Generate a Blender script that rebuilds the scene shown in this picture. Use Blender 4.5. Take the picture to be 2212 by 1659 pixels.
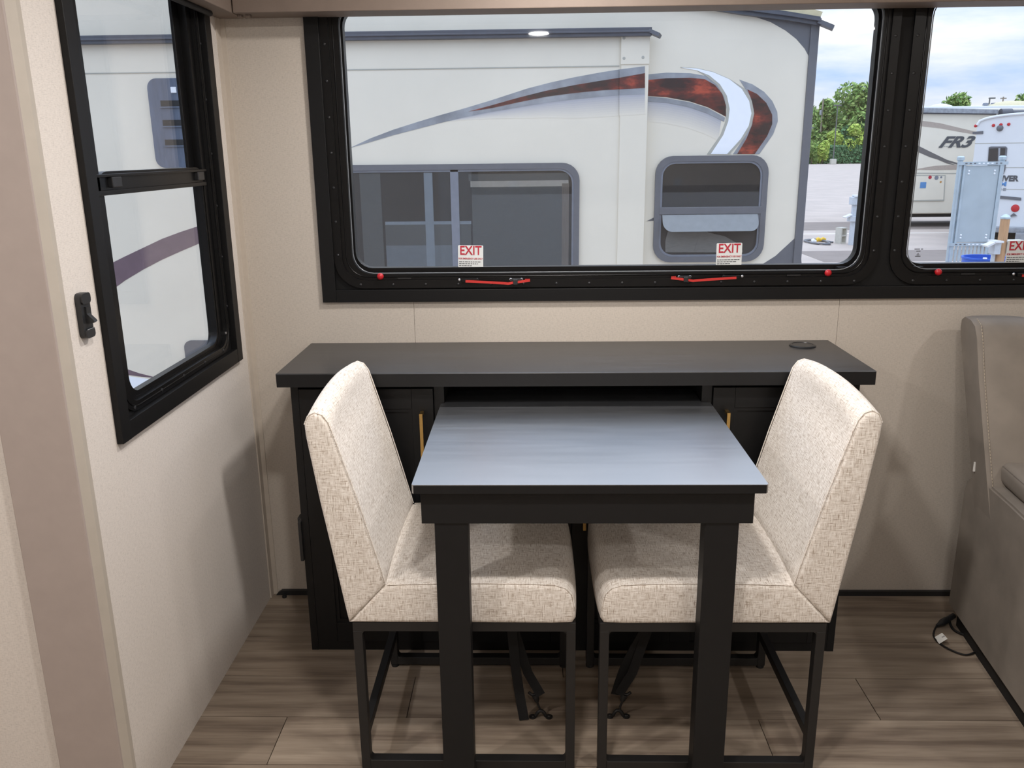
import bpy, bmesh, math, random
from mathutils import Vector, Matrix
rnd = random.Random(7)
sc = bpy.context.scene
col = sc.collection
for o in list(bpy.data.objects):
    bpy.data.objects.remove(o)

# ------------------------------------------------------------------ camera
W, H, F = 2212, 1659, 1826.4
YAW, PITCH, ROLL = 0.0260, -0.2672, 0.0115
CAM = Vector((-0.0448, -2.5242, 1.4136))
RM = (Matrix.Rotation(YAW, 3, 'Z') @ Matrix.Rotation(PITCH, 3, 'X') @ Matrix.Rotation(ROLL, 3, 'Y'))
cd = bpy.data.cameras.new('camera')
cd.sensor_width = 36.0
cd.lens = F / W * 36.0
cd.clip_start = 0.05
cd.clip_end = 800
cam = bpy.data.objects.new('camera', cd)
col.objects.link(cam)
cam.matrix_world = Matrix.Translation(CAM) @ (RM @ Matrix(((1, 0, 0), (0, 0, -1), (0, 1, 0)))).to_4x4()
sc.camera = cam


def at(u, v, ax, val):
    """photo pixel -> point where its ray meets the plane ax = val"""
    d = RM @ Vector(((u - W / 2) / F, 1, (H / 2 - v) / F))
    i = 'xyz'.index(ax)
    return CAM + d * ((val - CAM[i]) / d[i])


# ------------------------------------------------------------------ world, exposure
sc.view_settings.view_transform = 'Standard'
sc.view_settings.look = 'None'
sc.view_settings.gamma = 1
sc.view_settings.use_curve_mapping = False
sc.view_settings.exposure = 0.0
SKY = 1.06          # radiance at the horizon; an overcast dome is brighter overhead
LAMP = 8.0
wd = bpy.data.worlds.new('sky')
sc.world = wd
wd.use_nodes = True
nt = wd.node_tree
nt.nodes.clear()
n_out = nt.nodes.new('ShaderNodeOutputWorld')
n_bg = nt.nodes.new('ShaderNodeBackground')
n_tc = nt.nodes.new('ShaderNodeTexCoord')
n_map = nt.nodes.new('ShaderNodeMapping')
n_map.inputs['Scale'].default_value = (1.6, 1.6, 7.0)
n_map.inputs['Rotation'].default_value = (0.10, 0.12, 0)
n_no = nt.nodes.new('ShaderNodeTexNoise')
n_no.inputs['Scale'].default_value = 2.2
n_no.inputs['Detail'].default_value = 7
n_no.inputs['Roughness'].default_value = 0.55
n_cr = nt.nodes.new('ShaderNodeValToRGB')
n_cr.color_ramp.elements[0].position = 0.40
n_cr.color_ramp.elements[0].color = (0.44, 0.62, 0.97, 1)
n_cr.color_ramp.elements[1].position = 0.66
n_cr.color_ramp.elements[1].color = (1.0, 0.99, 0.97, 1)
nt.links.new(n_tc.outputs['Generated'], n_map.inputs['Vector'])
nt.links.new(n_map.outputs['Vector'], n_no.inputs['Vector'])
nt.links.new(n_no.outputs['Fac'], n_cr.inputs['Fac'])
nt.links.new(n_cr.outputs['Color'], n_bg.inputs['Color'])
n_sx = nt.nodes.new('ShaderNodeSeparateXYZ')
nt.links.new(n_tc.outputs['Generated'], n_sx.inputs[0])
n_mx = nt.nodes.new('ShaderNodeMath')
n_mx.operation = 'MAXIMUM'
n_mx.inputs[1].default_value = 0.0
nt.links.new(n_sx.outputs['Z'], n_mx.inputs[0])
n_ma = nt.nodes.new('ShaderNodeMath')
n_ma.operation = 'MULTIPLY_ADD'
n_ma.inputs[1].default_value = 2.0 * SKY
n_ma.inputs[2].default_value = SKY
nt.links.new(n_mx.outputs[0], n_ma.inputs[0])
nt.links.new(n_ma.outputs[0], n_bg.inputs['Strength'])
nt.links.new(n_bg.outputs['Background'], n_out.inputs['Surface'])

# ------------------------------------------------------------------ materials
MAT = {}


def base(name):
    m = bpy.data.materials.new(name)
    m.use_nodes = True
    t = m.node_tree
    return m, t, t.nodes['Principled BSDF']


def nd(t, kind, **kw):
    n = t.nodes.new(kind)
    for k, v in kw.items():
        if hasattr(n, k) and k not in n.inputs:
            setattr(n, k, v)
        else:
            n.inputs[k].default_value = v
    return n


def coord(t, src='Object', scale=(1, 1, 1), rot=(0, 0, 0)):
    tc = t.nodes.new('ShaderNodeTexCoord')
    mp = nd(t, 'ShaderNodeMapping')
    mp.inputs['Scale'].default_value = scale
    mp.inputs['Rotation'].default_value = rot
    t.links.new(tc.outputs[src], mp.inputs['Vector'])
    return mp.outputs['Vector']


def noise(t, vec, scale, detail=4, rough=0.55):
    n = t.nodes.new('ShaderNodeTexNoise')
    n.inputs['Scale'].default_value = scale
    n.inputs['Detail'].default_value = detail
    n.inputs['Roughness'].default_value = rough
    t.links.new(vec, n.inputs['Vector'])
    return n.outputs['Fac']


def ramp(t, fac, stops):
    r = t.nodes.new('ShaderNodeValToRGB')
    e = r.color_ramp.elements
    while len(e) < len(stops):
        e.new(0.5)
    for el, (p, c) in zip(e, stops):
        el.position = p
        el.color = (c[0], c[1], c[2], 1)
    t.links.new(fac, r.inputs['Fac'])
    return r.outputs['Color']


def math_n(t, op, a, b):
    n = t.nodes.new('ShaderNodeMath')
    n.operation = op
    for i, x in enumerate((a, b)):
        if isinstance(x, (int, float)):
            n.inputs[i].default_value = x
        else:
            t.links.new(x, n.inputs[i])
    return n.outputs[0]


def bump(t, bs, h, strength, dist=0.001):
    b = t.nodes.new('ShaderNodeBump')
    b.inputs['Strength'].default_value = strength
    b.inputs['Distance'].default_value = dist
    t.links.new(h, b.inputs['Height'])
    t.links.new(b.outputs['Normal'], bs.inputs['Normal'])


def srgb(r, g, b):
    f = lambda c: (c / 255 / 12.92) if c / 255 <= 0.04045 else ((c / 255 + 0.055) / 1.055) ** 2.4
    return (f(r), f(g), f(b))


def mat(name, c, rough=0.5, metal=0.0, var=0.07, scale=25, bmp=0.0, stretch=(1, 1, 1), ior=1.5, coat=0.0, src='Object', bdist=0.001, spec=0.5):
    if name in MAT:
        return MAT[name]
    m, t, bs = base(name)
    f = noise(t, coord(t, src, stretch), scale)
    lo = tuple(x * (1 - var) for x in c)
    hi = tuple(min(1, x * (1 + var)) for x in c)
    t.links.new(ramp(t, f, [(0.3, lo), (0.7, hi)]), bs.inputs['Base Color'])
    bs.inputs['Roughness'].default_value = rough
    bs.inputs['Metallic'].default_value = metal
    bs.inputs['Specular IOR Level'].default_value = spec
    bs.inputs['IOR'].default_value = ior
    bs.inputs['Coat Weight'].default_value = coat
    if bmp:
        bump(t, bs, f, bmp, bdist)
    MAT[name] = m
    return m


def fabric(name, c_lo, c_hi, dark):
    m, t, bs = base(name)
    warp = noise(t, coord(t, 'UV', (430, 48, 1)), 1.0, 3, 0.6)
    weft = noise(t, coord(t, 'UV', (48, 430, 1)), 1.0, 3, 0.6)
    mx = math_n(t, 'MAXIMUM', warp, weft)
    mn = math_n(t, 'MINIMUM', warp, weft)
    c = ramp(t, mx, [(0.46, c_lo), (0.66, c_hi)])
    mixn = t.nodes.new('ShaderNodeMix')
    mixn.data_type = 'RGBA'
    slub = ramp(t, mn, [(0.30, (1, 1, 1)), (0.42, (0, 0, 0))])
    t.links.new(slub, mixn.inputs['Factor'])
    t.links.new(c, mixn.inputs['A'])
    mixn.inputs['B'].default_value = (*dark, 1)
    t.links.new(mixn.outputs['Result'], bs.inputs['Base Color'])
    bs.inputs['Roughness'].default_value = 0.9
    bs.inputs['Sheen Weight'].default_value = 0.15
    bump(t, bs, math_n(t, 'ADD', warp, weft), 0.35, 0.0012)
    MAT[name] = m
    return m


fabric('linen', srgb(204, 194, 183), srgb(238, 233, 226), srgb(154, 138, 122))


def wallpaper(name, c):
    m, t, bs = base(name)
    a = noise(t, coord(t, 'UV', (110, 620, 1)), 1.0, 4, 0.65)
    b = noise(t, coord(t, 'UV', (420, 90, 1)), 1.0, 3, 0.6)
    s = math_n(t, 'ADD', math_n(t, 'MULTIPLY', a, 0.65), math_n(t, 'MULTIPLY', b, 0.35))
    lo = tuple(x * 0.82 for x in c)
    hi = tuple(min(1, x * 1.08) for x in c)
    t.links.new(ramp(t, s, [(0.36, lo), (0.50, c), (0.66, hi)]), bs.inputs['Base Color'])
    bs.inputs['Roughness'].default_value = 0.62
    bump(t, bs, s, 0.25, 0.0008)
    MAT[name] = m


wallpaper('wallpaper', srgb(192, 183, 172))
wallpaper('wallpaper_light', srgb(212, 205, 198))


def planks():
    m, t, bs = base('oak_vinyl')
    oi = t.nodes.new('ShaderNodeObjectInfo')
    tc = t.nodes.new('ShaderNodeTexCoord')
    add = t.nodes.new('ShaderNodeVectorMath')
    add.operation = 'ADD'
    sc_ = t.nodes.new('ShaderNodeVectorMath')
    sc_.operation = 'SCALE'
    sc_.inputs[0].default_value = (13.7, 31.1, 5.3)
    t.links.new(oi.outputs['Random'], sc_.inputs['Scale'])
    t.links.new(tc.outputs['Object'], add.inputs[0])
    t.links.new(sc_.outputs[0], add.inputs[1])

    def mp(scale):
        q = nd(t, 'ShaderNodeMapping')
        q.inputs['Scale'].default_value = scale
        t.links.new(add.outputs[0], q.inputs['Vector'])
        return q.outputs['Vector']
    big = noise(t, mp((1.3, 14, 1)), 1.0, 4, 0.6)
    wv = t.nodes.new('ShaderNodeTexWave')
    wv.bands_direction = 'Y'
    wv.inputs['Scale'].default_value = 1.7
    wv.inputs['Distortion'].default_value = 7.0
    wv.inputs['Detail'].default_value = 3.0
    wv.inputs['Detail Scale'].default_value = 1.1
    t.links.new(mp((0.85, 3.2, 1)), wv.inputs['Vector'])
    fine = noise(t, mp((4.5, 120, 1)), 1.0, 6, 0.7)
    s = math_n(t, 'ADD', math_n(t, 'MULTIPLY', big, 0.56), math_n(t, 'ADD', math_n(t, 'MULTIPLY', wv.outputs['Fac'], 0.09), math_n(t, 'MULTIPLY', fine, 0.34)))
    c = ramp(t, s, [(0.36, srgb(108, 94, 82)), (0.50, srgb(140, 126, 111)), (0.64, srgb(162, 148, 132))])
    hv = t.nodes.new('ShaderNodeHueSaturation')
    t.links.new(c, hv.inputs['Color'])
    t.links.new(math_n(t, 'ADD', 0.93, math_n(t, 'MULTIPLY', oi.outputs['Random'], 0.14)), hv.inputs['Value'])
    t.links.new(hv.outputs['Color'], bs.inputs['Base Color'])
    bs.inputs['Roughness'].default_value = 0.48
    bump(t, bs, fine, 0.12, 0.0005)
    MAT['oak_vinyl'] = m


planks()


def laminate(name, ior, r0, lo, hi, rv=0.16):
    m, t, bs = base(name)
    a = noise(t, coord(t, 'Object', (5, 55, 5)), 1.0, 5, 0.6)
    b = noise(t, coord(t, 'Object', (2.2, 14, 3)), 1.0, 4, 0.6)
    s = math_n(t, 'ADD', math_n(t, 'MULTIPLY', a, 0.5), math_n(t, 'MULTIPLY', b, 0.5))
    t.links.new(ramp(t, s, [(0.35, lo), (0.66, hi)]), bs.inputs['Base Color'])
    t.links.new(math_n(t, 'ADD', r0, math_n(t, 'MULTIPLY', s, rv)), bs.inputs['Roughness'])
    bs.inputs['IOR'].default_value = ior
    MAT[name] = m


laminate('charcoal_laminate', 1.75, 0.26, (0.013, 0.013, 0.014), (0.030, 0.030, 0.032))
laminate('satin_laminate', 7.0, 0.25, (0.03, 0.032, 0.036), (0.06, 0.064, 0.072), 0.10)


def glass(name, tint, gloss=1.0):
    m, t, bs = base(name)
    t.nodes.remove(bs)
    out = t.nodes['Material Output']
    tr = t.nodes.new('ShaderNodeBsdfTransparent')
    f = noise(t, coord(t, 'Object'), 3.0, 2)
    t.links.new(ramp(t, f, [(0.2, tuple(x * 0.985 for x in tint)), (0.8, tint)]), tr.inputs['Color'])
    gl = t.nodes.new('ShaderNodeBsdfGlossy')
    gl.inputs['Roughness'].default_value = 0.02
    lw = t.nodes.new('ShaderNodeLayerWeight')
    lw.inputs['Blend'].default_value = 0.5
    p = math_n(t, 'POWER', lw.outputs['Facing'], 4.0)
    fac = math_n(t, 'MULTIPLY', math_n(t, 'ADD', 0.035, math_n(t, 'MULTIPLY', p, 0.6)), gloss)
    mx = t.nodes.new('ShaderNodeMixShader')
    t.links.new(fac, mx.inputs['Fac'])
    t.links.new(tr.outputs[0], mx.inputs[1])
    t.links.new(gl.outputs[0], mx.inputs[2])
    t.links.new(mx.outputs[0], out.inputs['Surface'])
    MAT[name] = m


glass('window_glass', (0.97, 0.98, 0.98))
glass('tinted_glass', (0.84, 0.86, 0.88), 1.3)


def foliage(name, c1, c2, c3):
    m, t, bs = base(name)
    g = t.nodes.new('ShaderNodeNewGeometry')
    r1 = ramp(t, g.outputs['Random Per Island'], [(0.0, c1), (0.55, c2), (1.0, c3)])
    t.links.new(r1, bs.inputs['Base Color'])
    bs.inputs['Roughness'].default_value = 0.7
    bs.inputs['Specular IOR Level'].default_value = 0.2
    MAT[name] = m


foliage('leaf_green', srgb(84, 116, 60), srgb(134, 164, 88), srgb(172, 188, 112))
foliage('leaf_bright', srgb(120, 150, 66), srgb(176, 198, 92), srgb(212, 220, 122))
foliage('leaf_dark', srgb(70, 108, 74), srgb(100, 142, 96), srgb(132, 164, 118))


def marbled():
    m, t, bs = base('marbled_red')
    v = coord(t, 'Object', (3, 3, 7))
    a = noise(t, v, 1.6, 6, 0.65)
    x = t.nodes.new('ShaderNodeSeparateXYZ')
    t.links.new(coord(t, 'Object'), x.inputs[0])
    t.links.new(ramp(t, a, [(0.42, srgb(52, 36, 34)), (0.56, srgb(104, 48, 40)), (0.68, srgb(176, 76, 54))]), bs.inputs['Base Color'])
    bs.inputs['Roughness'].default_value = 0.3
    MAT['marbled_red'] = m


marbled()


def emission(name, c, s):
    m, t, bs = base(name)
    f = noise(t, coord(t), 2.0)
    t.links.new(ramp(t, f, [(0.2, tuple(x * 0.97 for x in c)), (0.8, c)]), bs.inputs['Emission Color'])
    bs.inputs['Emission Strength'].default_value = s
    MAT[name] = m


emission('lamp_lens', (1.0, 0.92, 0.84), 3.0)

mat('black_trim', srgb(12, 12, 13), 0.5, var=0.10, scale=12, stretch=(1, 6, 6), spec=0.3)
mat('black_frame', srgb(11, 11, 12), 0.34, var=0.08, spec=0.3)
mat('black_board', srgb(10, 10, 11), 0.65, spec=0.3)
mat('black_paint', srgb(23, 23, 24), 0.5, var=0.06, scale=40, spec=0.3)
mat('black_metal', srgb(26, 25, 25), 0.5, var=0.06, scale=60)
mat('black_plastic', srgb(34, 35, 37), 0.38)
mat('black_rubber', srgb(14, 14, 15), 0.7)
mat('webbing', srgb(18, 18, 19), 0.85, var=0.25, scale=400)
mat('gasket', srgb(120, 124, 128), 0.22)
mat('brass', srgb(196, 160, 98), 0.30, 0.9, var=0.05, scale=80)
mat('zinc', srgb(214, 214, 216), 0.25, 0.9)
mat('red_plastic', srgb(186, 30, 38), 0.35)
mat('red_metal', srgb(186, 48, 44), 0.35)
mat('fascia_paint', srgb(163, 151, 145), 0.55, var=0.03)
mat('fascia_edge', srgb(176, 168, 157), 0.5, var=0.03)
mat('valance_board', srgb(120, 106, 96), 0.6, var=0.04)
mat('ceiling_white', srgb(226, 222, 214), 0.7, var=0.02)
mat('corner_strip', srgb(190, 180, 168), 0.5, var=0.03, scale=60)
mat('suede', srgb(124, 116, 107), 0.78, var=0.16, scale=7, bmp=0.12)
mat('thread', srgb(170, 158, 140), 0.8)
mat('white_label', srgb(226, 226, 222), 0.5, var=0.03)
mat('sticker_paper', srgb(212, 216, 216), 0.45, var=0.04)
mat('print_red', srgb(176, 40, 58), 0.5)
mat('print_grey', srgb(74, 76, 80), 0.5)
mat('subfloor', srgb(34, 29, 26), 0.9)
mat('rv_cream', srgb(226, 218, 201), 0.38, var=0.025, scale=3)
mat('rv_white', srgb(216, 218, 220), 0.34, var=0.02, scale=3)
mat('rv_grey', srgb(98, 99, 104), 0.4, var=0.05)
mat('rv_frame', srgb(100, 101, 106), 0.42, var=0.06)
mat('rv_silver', srgb(150, 153, 158), 0.35, 0.35, var=0.25, scale=9)
mat('rv_white_decal', srgb(240, 243, 248), 0.3, var=0.02)
mat('rv_taupe', srgb(172, 170, 160), 0.4, var=0.03)
mat('rv_burgundy', srgb(110, 90, 98), 0.4, var=0.10, scale=12)
mat('rv_vent', srgb(86, 96, 114), 0.4, var=0.18, scale=6, stretch=(8, 1, 1))
mat('rv_bluegrey', srgb(122, 126, 136), 0.4, var=0.08)
mat('rv_dark', srgb(30, 30, 32), 0.7)
mat('gutter', srgb(80, 82, 90), 0.4, var=0.1)
mat('interior_dim', srgb(62, 58, 56), 0.8)
mat('shade_fabric', srgb(108, 107, 104), 0.8, var=0.1, scale=30, stretch=(1, 1, 6))
mat('shade_rail', srgb(206, 194, 178), 0.4)
mat('curtain', srgb(142, 128, 116), 0.85, var=0.15, scale=20, stretch=(6, 6, 0.5))
mat('post_white', srgb(164, 170, 174), 0.5)
mat('hopper_grey', srgb(124, 128, 131), 0.3)
mat('rv_silver_soft', srgb(136, 140, 142), 0.7)
mat('lot', srgb(184, 170, 159), 0.9, var=0.10, scale=0.9)
mat('lot_dark', srgb(136, 124, 116), 0.9, var=0.08, scale=2)
mat('paint_line', srgb(226, 218, 208), 0.8)
mat('galvanised', srgb(178, 192, 200), 0.35, 0.45, var=0.08, scale=10)
mat('panel_zinc', srgb(172, 184, 190), 0.45, 0.25, var=0.06, scale=5)
mat('blue_plastic', srgb(38, 92, 196), 0.4)
mat('timber', srgb(182, 144, 108), 0.8, var=0.18, scale=6, stretch=(20, 20, 1))
mat('box_grey', srgb(190, 196, 202), 0.5)
mat('concrete', srgb(196, 192, 180), 0.9, var=0.08, scale=12)
mat('yellow_plastic', srgb(226, 184, 44), 0.4)
mat('blue_wall', srgb(58, 108, 192), 0.6)
mat('roof_white', srgb(222, 216, 218), 0.5)
mat('bark', srgb(84, 70, 56), 0.9, var=0.2)
mat('pole_metal', srgb(96, 98, 96), 0.6)
mat('pole_wood', srgb(142, 132, 118), 0.8)
mat('amber', srgb(190, 140, 80), 0.4)
mat('sticker_blue', srgb(86, 136, 190), 0.5)
mat('tan_decal', srgb(172, 158, 146), 0.4)
mat('taupe_decal', srgb(104, 100, 98), 0.4)
mat('brown_roof', srgb(208, 196, 160), 0.6)

# ------------------------------------------------------------------ mesh helpers
ORG = {}


def tag(o, label=None, cat=None, group=None, kind=None):
    if label:
        o['label'] = label
    if cat:
        o['category'] = cat
    if group:
        o['group'] = group
    if kind:
        o['kind'] = kind
    return o


def thing(name, loc, label=None, cat=None, group=None, kind=None, rotz=0.0):
    o = bpy.data.objects.new(name, None)
    o.empty_display_size = 0.1
    col.objects.link(o)
    o.location = loc
    o.rotation_euler = (0, 0, rotz)
    ORG[o.name] = Vector(loc) if not rotz else None
    return tag(o, label, cat, group, kind)


def box_uv(bm):
    uv = bm.loops.layers.uv.verify()
    for f in bm.faces:
        n = f.normal
        ax = max(range(3), key=lambda i: abs(n[i]))
        for l in f.loops:
            c = l.vert.co
            l[uv].uv = ((c.y, c.z), (c.x, c.z), (c.x, c.y))[ax]


def add(name, bm, m, parent=None, smooth=None, local=False):
    """bmesh in world metres (or the parent's own axes when it is turned) -> one mesh object"""
    bmesh.ops.recalc_face_normals(bm, faces=bm.faces)
    bm.normal_update()
    box_uv(bm)
    org = Vector((0, 0, 0))
    if parent is not None:
        org = ORG.get(parent.name) or Vector((0, 0, 0))
    elif not local:
        xs = [v.co for v in bm.verts]
        org = Vector((sum(v.x for v in xs) / len(xs), sum(v.y for v in xs) / len(xs), min(v.z for v in xs)))
    bmesh.ops.translate(bm, verts=bm.verts, vec=-org)
    me = bpy.data.meshes.new(name)
    if smooth is not None:
        ca = math.cos(math.radians(smooth))
        for f in bm.faces:
            f.smooth = True
        for e in bm.edges:
            lf = e.link_faces
            if len(lf) == 2 and lf[0].normal.dot(lf[1].normal) < ca:
                e.smooth = False
    bm.to_mesh(me)
    bm.free()
    me.materials.append(MAT[m])
    o = bpy.data.objects.new(name, me)
    col.objects.link(o)
    if parent is not None:
        o.parent = parent
    else:
        o.location = org
    ORG[o.name] = org
    return o


def box(bm, x0, x1, y0, y1, z0, z1, bev=0.0, seg=2):
    r = bmesh.ops.create_cube(bm, size=1)
    vs = r['verts']
    for v in vs:
        v.co = Vector(((x0 + x1) / 2 + v.co.x * (x1 - x0), (y0 + y1) / 2 + v.co.y * (y1 - y0), (z0 + z1) / 2 + v.co.z * (z1 - z0)))
    if bev:
        es = list({e for v in vs for e in v.link_edges})
        bmesh.ops.bevel(bm, geom=es, offset=bev, segments=seg, affect='EDGES', profile=0.5)
    return bm


def B(*boxes, bev=0.0, seg=2):
    bm = bmesh.new()
    for b in boxes:
        box(bm, *b, bev=bev, seg=seg)
    return bm


def P3(plane, a, b, d):
    return Vector({'xz': (a, d, b), 'yz': (d, a, b), 'xy': (a, b, d)}[plane])


def prism(bm, pts, plane, d0, d1):
    lo = [bm.verts.new(P3(plane, a, b, d0)) for a, b in pts]
    hi = [bm.verts.new(P3(plane, a, b, d1)) for a, b in pts]
    f1 = bm.faces.new(lo)
    f2 = bm.faces.new(hi[::-1])
    n = len(pts)
    for i in range(n):
        j = (i + 1) % n
        bm.faces.new((lo[i], hi[i], hi[j], lo[j]))
    f1.normal_update()
    f2.normal_update()
    bmesh.ops.triangulate(bm, faces=[f for f in (f1, f2) if len(f.verts) > 4], ngon_method='EAR_CLIP')
    return bm


def PR(pts, plane, d0, d1):
    return prism(bmesh.new(), pts, plane, d0, d1)


def rr(a0, a1, b0, b1, r, n=7):
    out = []
    for cx, cy, s in ((a1 - r, b1 - r, 0), (a0 + r, b1 - r, 90), (a0 + r, b0 + r, 180), (a1 - r, b0 + r, 270)):
        for i in range(n):
            t = math.radians(s + 90 * i / (n - 1))
            out.append((cx + r * math.cos(t), cy + r * math.sin(t)))
    return out


def ring(outer, inner, plane, d0, d1, bm=None):
    bm = bm or bmesh.new()
    n = len(outer)
    g = [[bm.verts.new(P3(plane, a, b, d)) for a, b in pts] for pts in (outer, inner) for d in (d0, d1)]
    o0, o1, i0, i1 = g
    for i in range(n):
        j = (i + 1) % n
        bm.faces.new((o0[i], o0[j], o1[j], o1[i]))
        bm.faces.new((i0[i], i1[i], i1[j], i0[j]))
        bm.faces.new((o0[i], i0[i], i0[j], o0[j]))
        bm.faces.new((o1[i], o1[j], i1[j], i1[i]))
    return bm


def tube(bm, pts, r, seg=8, closed=False, flat=None):
    pts = [Vector(p) for p in pts]
    rings = []
    n = len(pts)
    prev = None
    for i, p in enumerate(pts):
        a = pts[(i - 1) % n] if (closed or i > 0) else pts[i]
        b = pts[(i + 1) % n] if (closed or i < n - 1) else pts[i]
        d = (b - a).normalized()
        if prev is None:
            up = Vector((0, 0, 1)) if abs(d.z) < 0.9 else Vector((1, 0, 0))
            s = d.cross(up).normalized()
        else:
            s = (prev - d * prev.dot(d)).normalized()
        prev = s
        w = d.cross(s).normalized()
        rad = r[i] if isinstance(r, (list, tuple)) else r
        ra, rb = (rad, rad) if flat is None else flat
        rings.append([bm.verts.new(p + s * ra * math.cos(2 * math.pi * k / seg) + w * rb * math.sin(2 * math.pi * k / seg)) for k in range(seg)])
    m = n if closed else n - 1
    for i in range(m):
        A, Bq = rings[i], rings[(i + 1) % n]
        for k in range(seg):
            bm.faces.new((A[k], A[(k + 1) % seg], Bq[(k + 1) % seg], Bq[k]))
    if not closed:
        bm.faces.new(rings[0][::-1])
        bm.faces.new(rings[-1])
    return bm


def T(pts, r, seg=8, **k):
    return tube(bmesh.new(), pts, r, seg, **k)


def strip(bm, pts, side, w, th):
    """flat webbing along pts, width w along 'side', thickness th"""
    pts = [Vector(p) for p in pts]
    side = Vector(side).normalized()
    rings = []
    for i, p in enumerate(pts):
        d = (pts[min(i + 1, len(pts) - 1)] - pts[max(i - 1, 0)]).normalized()
        s = (side - d * side.dot(d)).normalized()
        n = d.cross(s)
        rings.append([bm.verts.new(p + s * a * w / 2 + n * b * th / 2) for a, b in ((1, 1), (-1, 1), (-1, -1), (1, -1))])
    for A, C in zip(rings, rings[1:]):
        for k in range(4):
            bm.faces.new((A[k], A[(k + 1) % 4], C[(k + 1) % 4], C[k]))
    bm.faces.new(rings[0][::-1])
    bm.faces.new(rings[-1])
    return bm


def cyl(bm, c, axis, r0, r1, h, seg=16):
    c = Vector(c)
    a = Vector(axis).normalized()
    s = a.orthogonal().normalized()
    w = a.cross(s)
    lo = [bm.verts.new(c + (s * math.cos(2 * math.pi * k / seg) + w * math.sin(2 * math.pi * k / seg)) * r0) for k in range(seg)]
    hi = [bm.verts.new(c + a * h + (s * math.cos(2 * math.pi * k / seg) + w * math.sin(2 * math.pi * k / seg)) * r1) for k in range(seg)]
    for k in range(seg):
        bm.faces.new((lo[k], lo[(k + 1) % seg], hi[(k + 1) % seg], hi[k]))
    bm.faces.new(lo[::-1])
    bm.faces.new(hi)
    return bm


def CY(*a, **k):
    return cyl(bmesh.new(), *a, **k)


def lathe(bm, c, prof, axis=(0, 0, 1), seg=24):
    c = Vector(c)
    a = Vector(axis).normalized()
    s = a.orthogonal().normalized()
    w = a.cross(s)
    rs = [[bm.verts.new(c + a * h + (s * math.cos(2 * math.pi * k / seg) + w * math.sin(2 * math.pi * k / seg)) * max(r, 1e-5)) for k in range(seg)] for r, h in prof]
    for A, C in zip(rs, rs[1:]):
        for k in range(seg):
            bm.faces.new((A[k], A[(k + 1) % seg], C[(k + 1) % seg], C[k]))
    bm.faces.new(rs[0][::-1])
    bm.faces.new(rs[-1])
    return bm


def text(name, body, loc, size, m, parent, rot=(math.pi / 2, 0, 0), shear=0.0, bold=0.0, align='CENTER', depth=0.0004, sx=1.0):
    cu = bpy.data.curves.new(name, 'FONT')
    cu.body = body
    cu.size = size
    cu.align_x = align
    cu.align_y = 'CENTER'
    cu.shear = shear
    cu.offset = bold
    cu.extrude = depth
    o = bpy.data.objects.new(name, cu)
    col.objects.link(o)
    dg = bpy.context.evaluated_depsgraph_get()
    me = bpy.data.meshes.new_from_object(o.evaluated_get(dg))
    bpy.data.objects.remove(o)
    me.transform(Matrix.Translation(Vector(loc)) @ Matrix.Rotation(rot[2], 4, 'Z') @ Matrix.Rotation(rot[0], 4, 'X') @ Matrix.Diagonal((sx, 1, 1, 1)))
    org = ORG.get(parent.name) or Vector((0, 0, 0))
    me.transform(Matrix.Translation(-org))
    me.materials.clear()
    me.materials.append(MAT[m])
    ob = bpy.data.objects.new(name, me)
    col.objects.link(ob)
    ob.parent = parent
    ORG[ob.name] = org
    return ob


# ================================================================== THE ROOM
XW = -0.918          # left wall of the bay
YB = -1.0            # mouth of the bay
ZC = 2.06            # bay ceiling
GL = -0.85           # ground outside

# --- floor of separate planks
fl = add('floor', B((-2.6, 3.0, -3.6, YB, -0.06, -0.006), (XW - 0.03, 3.0, YB, 0.03, -0.06, -0.006)), 'subfloor')
tag(fl, kind='structure', label='wood look vinyl plank floor under the table')
PW, PY0, PL = 0.1779, -0.1064, 1.22
joint = {1: 0.035, 2: -0.378, 3: 0.53, 0: -0.62, 4: -0.12, -1: 0.74}
cache = {}
k = -1
while True:
    y1 = min(PY0 - k * PW, 0.0)
    y0 = PY0 - (k + 1) * PW
    if y0 < -3.62:
        break
    j = joint.get(k, rnd.uniform(0, PL))
    x = j - 5 * PL
    xmin = XW - 0.02 if y1 > YB + 0.05 else -2.58
    while x < 2.98:
        a, b = max(x, xmin), min(x + PL, 2.98)
        if b - a > 0.03:
            key = (round(b - a, 3), round(y1 - y0, 3))
            if key not in cache:
                L, D = b - a - 0.0022, y1 - y0 - 0.0026
                bm = B((-L / 2, L / 2, -D / 2, D / 2, -0.006, 0))
                bmesh.ops.recalc_face_normals(bm, faces=bm.faces)
                box_uv(bm)
                me = bpy.data.meshes.new('plank')
                bm.to_mesh(me)
                bm.free()
                me.materials.append(MAT['oak_vinyl'])
                cache[key] = me
            o = bpy.data.objects.new('plank', cache[key])
            col.objects.link(o)
            o.parent = fl
            o.location = Vector(((a + b) / 2, (y0 + y1) / 2, 0)) - ORG[fl.name]
        x += PL
    k += 1

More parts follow.
